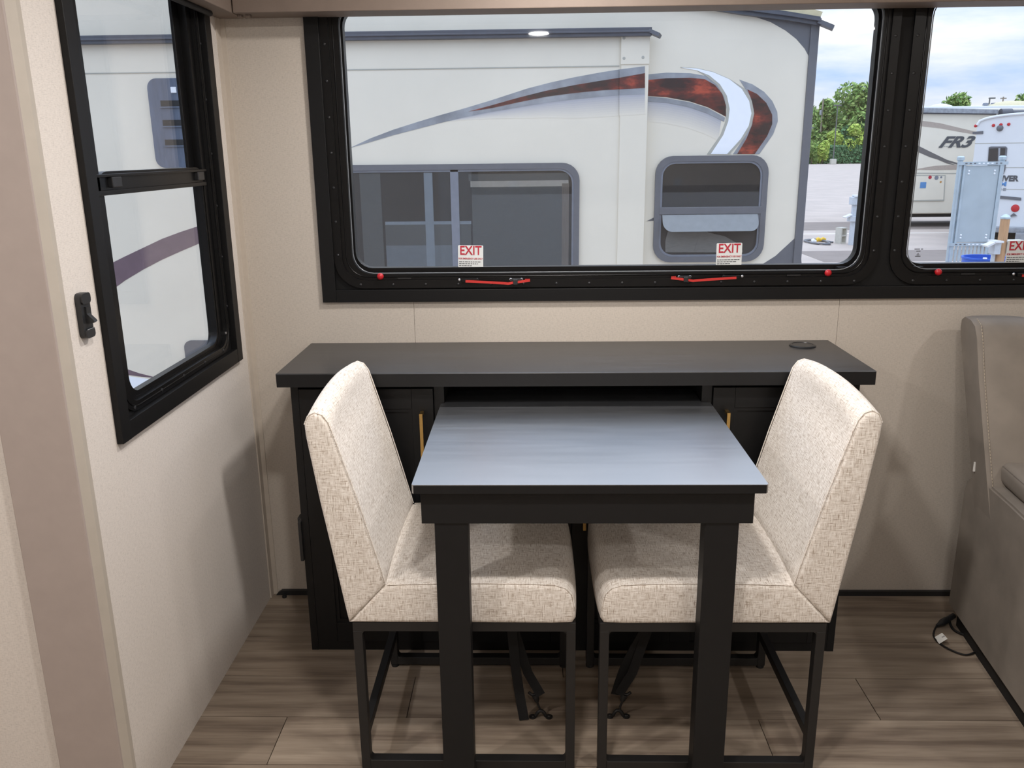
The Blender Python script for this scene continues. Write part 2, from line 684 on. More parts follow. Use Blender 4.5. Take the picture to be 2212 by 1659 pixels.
# --- back wall with its opening, faced with wallpapered panels
WX0, WX1, WZ0, WZ1 = -0.645, 2.55, 1.012, 1.90      # opening for the long window
wb = add('wall_back', B((XW - 0.05, WX0, 0.006, 0.055, GL + 0.35, 2.2), (WX1, 3.05, 0.006, 0.055, GL + 0.35, 2.2),
                        (WX0, WX1, 0.006, 0.055, GL + 0.35, WZ0), (WX0, WX1, 0.006, 0.055, WZ1, 2.2)), 'rv_white')
tag(wb, kind='structure')
g = 0.0005
for a, b, c, d in ((XW, WX0, 0.0, ZC), (WX0, -0.405 - g, 0.0, WZ0), (-0.405 + g, 0.872 - g, 0.0, WZ0), (0.872 + g, 2.1 - g, 0.0, WZ0),
                   (2.1 + g, WX1, 0.0, WZ0), (WX1, 3.0, 0.0, ZC), (WX0, WX1, WZ1, ZC)):
    add('wall_panel', B((a, b, 0.0, 0.006, c, d)), 'wallpaper', wb)

# --- left wall of the bay with its window opening
LY0, LY1, LZ0, LZ1 = -0.83, -0.135, 0.868, 1.90
wl = add('wall_left', B((XW - 0.05, XW - 0.004, YB, LY0, GL + 0.35, 2.2), (XW - 0.05, XW - 0.004, LY1, 0.006, GL + 0.35, 2.2),
                        (XW - 0.05, XW - 0.004, LY0, LY1, GL + 0.35, LZ0), (XW - 0.05, XW - 0.004, LY0, LY1, LZ1, 2.2)), 'rv_white')
tag(wl, kind='structure')
add('wall_panel', B((XW - 0.004, XW, YB, LY0, 0, ZC), (XW - 0.004, XW, LY1, 0, 0, ZC), (XW - 0.004, XW, LY0, LY1, 0, LZ0), (XW - 0.004, XW, LY0, LY1, LZ1, ZC)), 'wallpaper_light', wl)
o = add('trim_1', B((XW, XW + 0.004, -0.03, 0.0, 0.0, ZC), (XW + 0.004, XW + 0.018, -0.004, 0.0, 0.0, ZC)), 'corner_strip')
tag(o, kind='structure', label='thin corner strip where the left wall meets the window wall')

# --- mouth of the bay: fascia board with a bevelled edge, main wall left of it
o = add('trim_2', B((-1.06, XW - 0.006, -1.022, YB + 0.01, 0, 2.2), bev=0.003), 'fascia_paint')
tag(o, kind='structure', label='taupe fascia board at the mouth of the bay')
o = add('trim_3', PR([(XW - 0.006, -1.016), (XW + 0.003, -0.997), (XW + 0.003, -0.984), (XW - 0.006, -0.984)], 'xy', 0, 2.06), 'fascia_edge')
tag(o, kind='structure', label='pale bevelled edge strip along the fascia')
o = add('wall_entry', B((-2.65, -1.03, -1.003, -0.955, -0.06, 2.2)), 'wallpaper_light')
tag(o, kind='structure')
o = add('wall_far_left', B((-2.65, -2.6, -3.65, -0.95, -0.06, 2.2)), 'wallpaper_light')
tag(o, kind='structure')
o = add('wall_right', B((3.0, 3.05, -3.65, 0.05, -0.06, 2.2)), 'wallpaper')
tag(o, kind='structure')
o = add('wall_rear', B((-2.65, 3.05, -3.65, -3.6, -0.06, 2.2)), 'wallpaper_light')
tag(o, kind='structure')
o = add('ceiling', B((-2.65, 3.05, -3.65, -0.98, 2.14, 2.2), (XW - 0.05, 3.05, -0.99, 0.055, ZC, 2.2)), 'ceiling_white')
tag(o, kind='structure')
bb = add('baseboard_back', PR([(XW + 0.014, 0.0), (XW + 0.020, 0.008), (XW + 0.033, 0.017), (3.0, 0.017), (3.0, 0.0)], 'xz', -0.012, 0.0), 'black_plastic')
tag(bb, kind='structure')

# --- valances above both windows
o = add('window_valance', B((-0.843, 2.9, -0.10, 0.0, 1.782, ZC), bev=0.002), 'valance_board')
tag(o, 'brown padded valance box along the top of the long back window', 'valance')
vl = thing('side_valance', (XW, -0.55, 1.782), 'brown valance box over the tall side window, meeting the back one in the corner', 'valance')
add('valance_board', B((XW, -0.846, YB + 0.02, 0.0, 1.782, ZC), bev=0.002), 'valance_board', vl)
add('shade_hem', T([(XW + 0.026, -0.83, 1.776), (XW + 0.026, -0.135, 1.776)], 0.0075, 10), 'black_rubber', vl, 40)
for x in (-0.835, -0.812):
    add('mounting_clip', B((x - 0.006, x + 0.006, -0.075, -0.055, 1.774, 1.783), bev=0.002), 'valance_board', vl)

# ================================================================== WINDOWS
RA, RB_ = 0.085, 0.060


def screw_mesh(c, axis, r=0.0042):
    bm = bmesh.new()
    return lathe(bm, c, [(r, 0), (r * 0.95, 0.0012), (r * 0.55, 0.0022), (r * 0.2, 0.0024)], axis, 12)


def long_window(name, x0, x1, gx0, gx1, label):
    """x0..x1 clamp ring, gx0..gx1 sight opening"""
    w = thing(name, ((x0 + x1) / 2, 0.02, 1.03), label, kind='structure')
    z0, z1, gz0, gz1 = 1.024, 1.885, 1.069, 1.818
    add('clamp_ring', ring(rr(x0, x1, z0, z1, RA), rr(x0 + 0.024, x1 - 0.024, z0 + 0.024, z1 - 0.024, RA - 0.018), 'xz', -0.004, 0.02), 'black_frame', w, 40)
    add('inner_ring', ring(rr(x0 + 0.022, x1 - 0.022, z0 + 0.022, z1 - 0.022, RA - 0.018), rr(gx0 - 0.006, gx1 + 0.006, gz0 - 0.004, gz1 + 0.004, RB_), 'xz', 0.003, 0.03), 'black_frame', w, 40)
    add('groove_lip', T([P3('xz', a, b, 0.003) for a, b in rr(x0 + 0.036, x1 - 0.036, z0 + 0.034, z1 - 0.034, RA - 0.025)], 0.0022, 6, closed=True), 'black_frame', w, 60)
    add('gasket', T([P3('xz', a, b, 0.004) for a, b in rr(gx0 - 0.003, gx1 + 0.003, gz0 - 0.001, gz1 + 0.001, RB_)], 0.0016, 6, closed=True), 'gasket', w, 60)
    add('outer_sash', ring(rr(gx0 - 0.012, gx1 + 0.012, gz0 - 0.01, gz1 + 0.01, RB_), rr(gx0, gx1, gz0 + 0.012, gz1 - 0.01, RB_ - 0.012), 'xz', 0.028, 0.058), 'black_frame', w, 40)
    add('pane', PR(rr(gx0 - 0.006, gx1 + 0.006, gz0, gz1, RB_), 'xz', 0.034, 0.037), 'window_glass', w)
    for zc in (z0 + 0.011,):
        n = int((x1 - x0 - 0.12) / 0.098)
        for i in range(n + 1):
            x = x0 + 0.075 + i * 0.098
            if x < x1 - 0.06:
                add('screw', screw_mesh((x, -0.004, zc), (0, -1, 0)), 'black_plastic', w, 50)
    for i in range(8):
        z = z0 + 0.10 + i * 0.098
        if z < z1 - 0.06:
            add('screw', screw_mesh((x0 + 0.012, -0.004, z), (0, -1, 0)), 'black_plastic', w, 50)
            add('screw', screw_mesh((x1 - 0.012, -0.004, z), (0, -1, 0)), 'black_plastic', w, 50)
    return w


w1 = long_window('window_1', -0.637, 0.969, -0.578, 0.918, 'wide fixed window facing the neighbouring trailer')
w2 = long_window('window_2', 1.005, 2.54, 1.060, 2.48, 'window facing the parked motorhome')
fr = thing('trim_4', (0.9, 0, 0.983), 'black board frame around the two long windows', kind='structure')
TX0, TX1, TZ0, TZ1 = -0.678, 2.62, 0.983, 1.95
add('bottom_board', B((TX0 + 0.041, TX1, -0.012, 0.003, TZ0, TZ0 + 0.037), bev=0.0012), 'black_trim', fr)
add('side_board', B((TX0, TX0 + 0.041, -0.0125, 0.003, TZ0, TZ1), bev=0.0012), 'black_trim', fr)
add('backing_board', B((0.932, 1.046, 0.004, 0.05, 1.014, 1.895), bev=0.0), 'black_board', fr)
for x0_, x1_ in ((-0.645, -0.575), (0.86, 0.935), (1.043, 1.11), (2.45, 2.58)):
    for z0_, z1_ in ((1.012, 1.075), (1.822, 1.898)):
        add('corner_filler', B((x0_, x1_, 0.0045, 0.028, z0_, z1_)), 'black_board', fr)
add('backing_board', B((-0.645, -0.605, 0.0045, 0.028, 1.075, 1.822)), 'black_board', fr)
add('backing_board', B((2.50, 2.58, 0.0045, 0.05, 1.075, 1.822)), 'black_board', fr)
add('backing_board', B((-0.645, 2.56, 0.0048, 0.03, 1.0125, 1.03)), 'black_board', fr)
add('backing_board', B((-0.645, 2.56, 0.0048, 0.03, 1.878, 1.8975)), 'black_board', fr)


def latch(win, xs, xp, z, name='latch_handle'):
    """red lever from its pivot at xp to its tip at xs"""
    s = 1 if xs > xp else -1
    Lq = abs(xs - xp)
    y = -0.016
    f = lambda t: xp + s * Lq * t
    bm = strip(bmesh.new(), [(f(0), y, z + 0.001), (f(0.12), y, z), (f(0.62), y, z - 0.006), (f(0.66), y, z - 0.007), (f(0.75), y, z - 0.004), (f(1.0), y, z + 0.002)], (0, 0, 1), 0.0068, 0.003)
    h = add(name, bm, 'red_metal', win)
    h['label'] = 'red emergency release lever'
    add('grip_teeth', B(*[(f(0.93 + 0.013 * i) - 0.0008, f(0.93 + 0.013 * i) + 0.0008, y - 0.002, y + 0.002, z + 0.003, z + 0.0068) for i in range(6)]), 'red_metal', h)
    add('lever_bracket', B((min(f(-0.06), f(0.2)), max(f(-0.06), f(0.2)), y + 0.002, 0.0, z - 0.002, z + 0.008), bev=0.0008), 'black_frame', h)
    cl = B((min(f(0.74), f(0.81)), max(f(0.74), f(0.81)), y - 0.005, 0.0, z - 0.010, z + 0.005), bev=0.001)
    box(cl, min(f(0.69), f(0.88)), max(f(0.69), f(0.88)), y + 0.003, 0.0, z - 0.001, z + 0.007, bev=0.0006)
    add('lever_clip', cl, 'black_plastic', h)
    for t in (-0.10, 0.18, 0.70, 0.87):
        q = add('screw', screw_mesh((f(t), -0.006, z + 0.004), (0, -1, 0), 0.0044), 'zinc', h, 50)
    return h


latch(w1, -0.053, -0.245, 1.044)
latch(w1, 0.365, 0.557, 1.048)
latch(w2, 1.59, 1.39, 1.048)
for w_, x in ((w1, -0.500), (w1, 0.826), (w2, 1.147), (w2, 2.35)):
    kb = add('knob', lathe(bmesh.new(), (x, 0.004, 1.061), [(0.004, 0), (0.004, 0.010), (0.0085, 0.012), (0.0102, 0.016), (0.0095, 0.020), (0.006, 0.0235), (0.002, 0.0245)], (0, -1, 0), 20), 'red_plastic', w_, 50)
    kb['label'] = 'round red push knob'
for w_, x in ((w1, -0.43), (w1, 0.73), (w2, 1.24)):
    add('weep_cover', B((x - 0.02, x + 0.02, -0.001, 0.006, 1.051, 1.055)), 'black_plastic', w_)
st = at(1984, 541, 'y', 0.0335)
bars = [(st.x + dx - w_ / 2, st.x + dx + w_ / 2, 0.0332, 0.0338, st.z + dz - 0.0012, st.z + dz + 0.0012) for dx, dz, w_ in ((-0.004, 0.004, 0.016), (0.010, 0.004, 0.006), (0, -0.002, 0.012), (0, -0.009, 0.003), (0, -0.013, 0.008), (0, -0.017, 0.016))]
add('glass_stamp', B(*bars), 'print_grey', w2)


# --- exit stickers on the panes
def sticker(u0, v0, tilt, x, label):
    zc = 1.107
    e = thing('exit_sticker', (x, 0.0325, 1.069), label, 'sticker', 'exit stickers on the long windows')
    Wd, Hh = 0.076, 0.078
    add('paper', PR(rr(x - Wd / 2, x + Wd / 2, zc - Hh / 2, zc + Hh / 2, 0.003, 4), 'xz', 0.0326, 0.0338), 'sticker_paper', e)
    text('large_lettering', 'EXIT', (x, 0.0322, zc + 0.0225), 0.0375, 'print_red', e, bold=0.0006, sx=0.86)
    text('small_lettering', 'FOR EMERGENCY USE ONLY', (x, 0.0322, zc - 0.001), 0.0072, 'print_red', e, bold=0.0001, sx=0.79)
    bs = []
    for i, ln in enumerate((0.95, 0.82, 0.55, 0.92, 0.58)):
        zz = zc - 0.0105 - i * 0.0058
        xx = x - Wd / 2 + 0.003
        end = xx + ln * (Wd - 0.006)
        while xx < end:
            q = min(xx + rnd.uniform(0.004, 0.010), end)
            bs.append((xx, q, 0.0322, 0.0328, zz - 0.0010, zz + 0.0010))
            xx = q + 0.0016
    add('instruction_print', B(*bs), 'print_grey', e)
    e.rotation_euler = (0, tilt, 0)
    return e


sticker(0, 0, 0.02, -0.2325, 'exit sticker on the pane in front of the trailer’s wide window'.replace('’', ''))
sticker(0, 0, -0.012, 0.5435, 'exit sticker on the pane in front of the small trailer window')
sticker(0, 0, -0.012, 1.400, 'exit sticker on the pane in front of the wooden post')

# --- tall window in the left wall
XG = XW - 0.030
w3 = thing('window_3', (XW, -0.48, 0.832), 'tall black framed sash window in the left wall', kind='structure')
ty0, ty1, tz0, tz1 = -0.866, -0.105, 0.832, 1.93
tb = 0.04
add('side_board', B((XW - 0.004, XW + 0.014, ty0, ty0 + tb, tz0, tz1), bev=0.001), 'black_trim', w3)
add('side_board', B((XW - 0.004, XW + 0.014, ty1 - tb, ty1, tz0, tz1), bev=0.001), 'black_trim', w3)
add('bottom_board', B((XW - 0.004, XW + 0.0135, ty0 + tb, ty1 - tb, tz0, tz0 + tb), bev=0.001), 'black_trim', w3)
add('backing_board', ring(rr(ty0 + tb - 0.004, ty1 - tb + 0.004, tz0 + tb - 0.004, tz1 - 0.03, 0.004), rr(ty0 + tb + 0.03, ty1 - tb - 0.03, tz0 + tb + 0.02, tz1 - 0.06, 0.05), 'yz', XW - 0.016, XW - 0.004), 'black_board', w3)
add('clamp_ring', ring(rr(ty0 + tb + 0.002, ty1 - tb - 0.002, tz0 + tb + 0.002, tz1 - 0.034, 0.07), rr(ty0 + tb + 0.028, ty1 - tb - 0.028, tz0 + tb + 0.022, tz1 - 0.06, 0.055), 'yz', XW - 0.020, XW + 0.0), 'black_frame', w3, 40)
add('groove_lip', T([P3('yz', a, b, XW) for a, b in rr(ty0 + tb + 0.016, ty1 - tb - 0.016, tz0 + tb + 0.012, tz1 - 0.05, 0.06)], 0.0018, 6, closed=True), 'black_frame', w3, 60)
add('outer_ring', ring(rr(ty0 + tb + 0.026, ty1 - tb - 0.026, tz0 + tb + 0.018, tz1 - 0.056, 0.055), rr(-0.765, -0.205, 0.898, tz1 - 0.07, 0.045), 'yz', XW - 0.042, XW - 0.012), 'black_frame', w3, 40)
add('meeting_rail', B((XW - 0.045, XW - 0.012, -0.79, -0.195, 1.346, 1.376), (XW - 0.014, XW - 0.007, -0.79, -0.195, 1.337, 1.347), (XW - 0.014, XW - 0.004, -0.79, -0.195, 1.374, 1.380), bev=0.0012), 'black_frame', w3)
for y in (-0.70, -0.23):
    add('sash_catch', B((XW - 0.014, XW - 0.002, y - 0.03, y + 0.012, 1.352, 1.374), bev=0.002), 'black_plastic', w3)
lo = add('lower_sash', ring(rr(-0.775, -0.195, 0.89, 1.385, 0.045), rr(-0.750, -0.212, 0.908, 1.377, 0.040), 'yz', XW - 0.032, XW - 0.014), 'black_frame', w3, 40)
add('pane', B((XG - 0.001, XG + 0.003, -0.757, -0.205, 0.902, 1.345)), 'window_glass', lo)
add('upper_pane', B((XG - 0.016, XG - 0.012, -0.768, -0.200, 1.36, tz1 - 0.07)), 'window_glass', w3)
add('upper_stile', B((XG - 0.010, XG - 0.002, -0.243, -0.198, 1.36, 1.86), (XG - 0.010, XG - 0.002, -0.772, -0.752, 1.36, 1.86), bev=0.001), 'black_frame', w3)
for y in (-0.77, -0.63, -0.50, -0.36, -0.22):
    add('screw', screw_mesh((XW, y, tz0 + tb + 0.012), (1, 0, 0), 0.005), 'black_plastic', w3, 50)
for z in (1.0, 1.14, 1.28, 1.42, 1.56, 1.70):
    add('screw', screw_mesh((XW, ty1 - tb - 0.012, z), (1, 0, 0), 0.004), 'black_plastic', w3, 50)
add('scrape_mark', B((XW - 0.002, XW + 0.0005, -0.187, -0.182, 0.925, 0.931)), 'zinc', w3)

# --- light switch
sw = thing('light_switch', (XW, -0.931, 1.072), 'small black rocker switch plate beside the tall side window', 'switch')
yc, zc = -0.931, 1.119
add('plate', PR(rr(yc - 0.0175, yc + 0.0175, zc - 0.044, zc + 0.044, 0.010, 5), 'yz', XW - 0.001, XW + 0.011), 'black_plastic', sw, 40)
add('cap', PR(rr(yc - 0.0165, yc + 0.0165, zc + 0.023, zc + 0.0435, 0.007, 5), 'yz', XW + 0.010, XW + 0.0145), 'black_plastic', sw, 40)
add('cap', PR(rr(yc - 0.0165, yc + 0.0165, zc - 0.0435, zc - 0.025, 0.007, 5), 'yz', XW + 0.010, XW + 0.0145), 'black_plastic', sw, 40)
add('light_line', B((XW + 0.0145, XW + 0.0152, yc - 0.013, yc + 0.014, zc - 0.0268, zc - 0.0256)), 'gasket', sw)
rk = PR([(XW + 0.010, zc + 0.018), (XW + 0.015, zc + 0.017), (XW + 0.014, zc + 0.004), (XW + 0.026, zc - 0.009), (XW + 0.027, zc - 0.012), (XW + 0.022, zc - 0.015), (XW + 0.010, zc - 0.015)], 'xz', yc - 0.006, yc + 0.006)
add('rocker', rk, 'black_plastic', sw)

# ================================================================== CABINET AND COUNTERTOP
CX0, CX1, CY_, CZ = -0.703, 0.826, -0.331, 0.818
ct = thing('countertop', (0.06, -0.19, CZ), 'long dark charcoal countertop on the black cabinet under the window', 'countertop')
add('slab', B((-0.7265, 0.8480, -0.376, -0.0005, CZ, 0.856), bev=0.0022), 'charcoal_laminate', ct)
add('edge_band', B((-0.725, 0.8465, -0.3772, -0.3755, CZ + 0.001, 0.8535)), 'black_paint', ct)
gm = add('charging_pad', lathe(bmesh.new(), (0.747, -0.078, 0.8555), [(0.038, 0), (0.038, 0.003), (0.0355, 0.0052), (0.031, 0.0055), (0.0295, 0.0035), (0.029, 0.0042), (0.001, 0.0046)], (0, 0, 1), 40), 'black_plastic', ct, 35)
gm['label'] = 'round black pad set into the countertop'

cb = thing('cabinet', (0.06, -0.16, 0), 'black cabinet with shaker doors and a slot for the pull-out table', 'cabinet')
add('side_panel', B((CX0, CX0 + 0.018, CY_ + 0.002, -0.001, 0, CZ)), 'black_paint', cb)
add('side_panel', B((CX1 - 0.018, CX1, CY_ + 0.002, -0.001, 0, CZ)), 'black_paint', cb)
add('partition', B((-0.305, -0.287, CY_ + 0.015, -0.001, 0.02, CZ)), 'black_paint', cb)
add('partition', B((0.409, 0.427, CY_ + 0.015, -0.001, 0.02, CZ)), 'black_paint', cb)
add('back_panel', B((CX0 + 0.018, CX1 - 0.018, -0.012, -0.001, 0.02, CZ)), 'black_board', cb)
add('floor_panel', B((CX0 + 0.018, CX1 - 0.018, CY_ + 0.02, -0.012, 0.03, 0.046)), 'black_board', cb)
add('face_frame', B((CX0, CX0 + 0.020, CY_, CY_ + 0.02, 0, CZ), (CX1 - 0.020, CX1, CY_, CY_ + 0.02, 0, CZ),
                    (-0.314, -0.287, CY_ + 0.006, CY_ + 0.02, 0.03, CZ), (0.409, 0.436, CY_ + 0.006, CY_ + 0.02, 0.03, CZ),
                    (CX0 + 0.02, CX1 - 0.02, CY_ + 0.001, CY_ + 0.02, 0, 0.028), (-0.287, 0.409, CY_ + 0.004, CY_ + 0.02, 0.640, 0.664)), 'black_paint', cb)
add('slot_shelf', B((-0.287, 0.409, CY_ + 0.02, -0.012, 0.646, 0.662)), 'black_board', cb)


def door(x0, x1, z0, z1, hx, hz0, hz1, sw_=0.058, tr=0.056, br=0.062):
    y0, y1 = CY_ - 0.002, CY_ + 0.017
    d = add('door', B((x0, x0 + sw_, y0, y1, z0, z1), bev=0.0006), 'black_paint', cb)
    add('stile', B((x1 - sw_, x1, y0, y1, z0, z1), bev=0.0006), 'black_paint', d)
    add('rail', B((x0 + sw_ + 0.0006, x1 - sw_ - 0.0006, y0, y1, z1 - tr, z1), bev=0.0006), 'black_paint', d)
    add('rail', B((x0 + sw_ + 0.0006, x1 - sw_ - 0.0006, y0, y1, z0, z0 + br), bev=0.0006), 'black_paint', d)
    a0, a1, b0, b1 = x0 + sw_, x1 - sw_, z0 + br, z1 - tr
    bv = bmesh.new()
    ring(rr(a0 - 0.001, a1 + 0.001, b0 - 0.001, b1 + 0.001, 0.0005, 2), rr(a0 + 0.010, a1 - 0.010, b0 + 0.010, b1 - 0.010, 0.0005, 2), 'xz', y0 + 0.004, y1, bv)
    add('moulding', bv, 'black_paint', d)
    add('panel', B((a0 + 0.004, a1 - 0.004, y0 + 0.010, y1 - 0.002, b0 + 0.004, b1 - 0.004)), 'black_paint', d)
    if hx is not None:
        hb = B((hx - 0.0045, hx + 0.0045, y0 - 0.030, y0 - 0.023, hz0, hz1), bev=0.0006)
        for zz in (hz0, hz1 - 0.009):
            box(hb, hx - 0.0045, hx + 0.0045, y0 - 0.028, y0 + 0.001, zz, zz + 0.009)
        q = add('handle', hb, 'brass', d)
        q['label'] = 'brushed gold bar handle'
    return d


door(CX0 + 0.0215, -0.3165, 0.029, 0.801, -0.347, 0.535, 0.739)
door(0.4385, CX1 - 0.0215, 0.029, 0.801, 0.4755, 0.535, 0.739)
door(-0.285, 0.0605, 0.029, 0.638, 0.034, 0.398, 0.60)
door(0.0625, 0.407, 0.029, 0.638, 0.096, 0.398, 0.60)
ob = thing('outlet_box', (-0.715, -0.30, 0.325), 'black outlet box on the end of the cabinet near the corner', 'outlet')
p0, p1 = at(642, 1118, 'x', -0.722), at(654, 1192, 'x', -0.722)
add('plate', B((-0.712, -0.7025, p0.y - 0.035, p0.y + 0.045, p1.z, p0.z), bev=0.002), 'black_plastic', ob)
add('cover', B((-0.722, -0.711, p0.y, p0.y + 0.030, p1.z + 0.004, p0.z - 0.001), bev=0.002), 'black_plastic', ob)
o = add('floor_bumper', lathe(bmesh.new(), (-0.872, -0.026, 0.0), [(0.0075, 0), (0.0075, 0.006), (0.006, 0.008), (0.001, 0.0085)], (0, 0, 1), 20), 'black_rubber', None, 40)
tag(o, 'small round black rubber bumper on the floor in the corner', 'bumper')

# ================================================================== TABLE
tx0, tx1, ty_, tyb, tz = -0.295, 0.431, -0.917, -0.30, 0.76
tbl = thing('dining_table', (0.068, -0.6, 0), 'dark charcoal pull-out dining table with two square legs', 'table')
tt = PR(rr(tx0, tx1, ty_, -0.20, 0.006, 4), 'xy', tz - 0.019, tz)
tt.free()
tt = PR([(tx0 + 0.004, ty_), (tx1 - 0.004, ty_), (tx1, ty_ + 0.004), (tx1, -0.335), (0.4075, -0.333), (0.4075, -0.20), (-0.2855, -0.20), (-0.2855, -0.333), (tx0, -0.335), (tx0, ty_ + 0.004)], 'xy', tz - 0.019, tz)
add('tabletop', tt, 'satin_laminate', tbl)
add('edge_band', B((tx0 + 0.004, tx1 - 0.004, ty_ - 0.0012, ty_ + 0.001, tz - 0.0188, tz - 0.0012)), 'black_paint', tbl)
add('apron', B((-0.279, 0.4085, -0.903, -0.882, 0.668, tz - 0.0185), bev=0.001), 'black_paint', tbl)
for xa in (-0.268, 0.383):
    add('side_rail', B((xa, xa + 0.018, -0.883, -0.336, 0.69, tz - 0.0185)), 'black_paint', tbl)
for xa in (-0.253, 0.311):
    add('leg', B((xa, xa + 0.070, -0.8995, -0.852, 0, 0.669), bev=0.0015), 'black_paint', tbl)
    add('leg_block', B((xa + 0.002, xa + 0.068, -0.881, -0.853, 0.668, tz - 0.0185)), 'black_paint', tbl)


# ================================================================== CHAIRS
def chair(cx, s, label):
    """s = +1 faces +x, -1 faces -x; local X is the way it faces"""
    c = thing('dining_chair', (cx, -0.625, 0), label, 'chair', 'upholstered dining chairs at the pull-out table')
    yn, yf = -0.846, -0.390            # near and far sides
    X = lambda x: cx + s * x

    def loft(profile, y0, y1, arch, bulge, n=12, edge=0.011):
        """closed XZ profile lofted across the chair with softly rounded ends"""
        bm = bmesh.new()
        m_ = len(profile)
        area = sum(profile[i][0] * profile[(i + 1) % m_][1] - profile[(i + 1) % m_][0] * profile[i][1] for i in range(m_))
        sgn = 1 if area > 0 else -1
        st = []
        for i in range(4):
            a = math.pi / 2 * i / 4
            st.append((y0 + edge * (1 - math.cos(a)) if i else y0, edge * (1 - math.sin(a))))
        for i in range(n + 1):
            st.append((y0 + edge + (y1 - y0 - 2 * edge) * i / n, 0))
        for i in range(3, -1, -1):
            a = math.pi / 2 * i / 4
            st.append((y1 - edge * (1 - math.cos(a)) if i else y1, edge * (1 - math.sin(a))))
        rings = []
        for y, ins in st:
            t = (y - (y0 + y1) / 2) / ((y1 - y0) / 2)
            rg = []
            for k_, (px, pz) in enumerate(profile):
                d1 = (Vector((px, pz)) - Vector(profile[k_ - 1])).normalized()
                d2 = (Vector(profile[(k_ + 1) % m_]) - Vector((px, pz))).normalized()
                n1, n2 = Vector((d1.y, -d1.x)) * sgn, Vector((d2.y, -d2.x)) * sgn
                nrm = (n1 + n2) / max(0.22, 1 + n1.dot(n2))
                qx, qz = px - nrm.x * ins, pz - nrm.y * ins
                up = arch(px, pz) * (1 - t * t)
                bu = bulge(px, pz) * (1 - t ** 4)
                rg.append(bm.verts.new((X(qx + bu), y, qz + up)))
            rings.append(rg)
        for A, C in zip(rings, rings[1:]):
            for k_ in range(len(A)):
                bm.faces.new((A[k_], A[(k_ + 1) % len(A)], C[(k_ + 1) % len(A)], C[k_]))
        f = [bm.faces.new(rings[0][::-1]), bm.faces.new(rings[-1])]
        for q_ in f:
            q_.normal_update()
        bmesh.ops.triangulate(bm, faces=f, ngon_method='EAR_CLIP')
        return bm
    # seat cushion: mitred against the backrest
    seat = [(-0.258, 0.399), (-0.12, 0.3985), (0.05, 0.398), (0.20, 0.397), (0.243, 0.399), (0.250, 0.410), (0.249, 0.440), (0.242, 0.470), (0.228, 0.486), (0.205, 0.4935),
            (0.10, 0.497), (0.0, 0.497), (-0.10, 0.495), (-0.172, 0.4925)]
    st_ = add('seat', loft(seat, yn, yf, lambda x, z: 0.012 if z > 0.47 else 0.0, lambda x, z: 0.008 if x > 0.2 else 0.0), 'linen', c, 60)
    back = [(-0.257, 0.400), (-0.170, 0.494), (-0.176, 0.52), (-0.196, 0.60), (-0.222, 0.70), (-0.248, 0.79), (-0.264, 0.845), (-0.272, 0.870), (-0.284, 0.887), (-0.300, 0.8925), (-0.315, 0.884), (-0.323, 0.866),
            (-0.322, 0.84), (-0.314, 0.78), (-0.302, 0.69), (-0.288, 0.60), (-0.274, 0.51), (-0.262, 0.43)]
    bk = add('backrest', loft(back, yn - 0.002, yf + 0.004, lambda x, z: max(0, (z - 0.62) / 0.27) * 0.022, lambda x, z: -0.012 if (z > 0.55 and x > -0.27 - 0.0 and x > -0.322 + 0.02) else 0.0), 'linen', c, 60)
    # welt along the side panels
    wp = [(p[0], p[1]) for p in back[1:12]]
    for y in (yn + 0.004, yf - 0.002):
        add('welt', T([(X(a + 0.0005), y, b + 0.0008) for a, b in wp], 0.0016, 6), 'linen', bk, 60)
        add('welt', T([(X(a), y, b + 0.0005) for a, b in [(-0.166, 0.4925), (-0.08, 0.4955), (0.05, 0.497), (0.16, 0.495), (0.206, 0.4925), (0.229, 0.4845), (0.243, 0.469), (0.2485, 0.44)]], 0.0016, 6), 'linen', st_, 60)
    tw = 0.021
    fx, bx = 0.252, -0.250            # front / rear faces of the frame
    for y0, y1 in ((yn + 0.005, yn + 0.030), (yf - 0.030, yf - 0.005)):
        for xa in (fx - tw, bx):
            add('leg', B((min(X(xa), X(xa + tw)), max(X(xa), X(xa + tw)), y0, y1, 0.010, 0.377), bev=0.0015), 'black_metal', c)
            add('foot', lathe(bmesh.new(), (X(xa + tw / 2), (y0 + y1) / 2, 0.0), [(0.011, 0), (0.0115, 0.006), (0.009, 0.011)], (0, 0, 1), 16), 'black_rubber', c, 40)
        add('side_rail', B((min(X(fx), X(bx)), max(X(fx), X(bx)), y0, y1, 0.376, 0.3985), bev=0.0012), 'black_metal', c)
        add('floor_rail', B((min(X(fx - tw), X(bx + tw)), max(X(fx - tw), X(bx + tw)), y0, y1, 0.010, 0.033), bev=0.0012), 'black_metal', c)
        for xa, sg in ((fx - tw, -1), (bx + tw, 1)):
            for zc_, sz in ((0.377, -1), (0.032, 1)):
                q = [(X(xa), zc_)] + [(X(xa + sg * 0.010 * (1 - math.sin(t_))), zc_ + sz * 0.010 * (1 - math.cos(t_))) for t_ in [math.pi / 2 * i / 5 for i in range(6)]]
                add('weld_fillet', PR(q, 'xz', y0 + 0.001, y1 - 0.001), 'black_metal', c)
    for xa in (fx - tw, bx):
        add('cross_rail', B((min(X(xa), X(xa + tw)), max(X(xa), X(xa + tw)), yn + 0.030, yf - 0.030, 0.378, 0.398)), 'black_metal', c)
    add('rear_stretcher', B((min(X(bx + 0.001), X(bx + tw - 0.001)), max(X(bx + 0.001), X(bx + tw - 0.001)), yn + 0.0295, yf - 0.0295, 0.090, 0.114), bev=0.0012), 'black_metal', c)
    return c


chair(-0.204, 1, 'cream linen dining chair standing at the table on the tall side window side')
chair(0.354, -1, 'cream linen dining chair standing at the table on the recliner side')


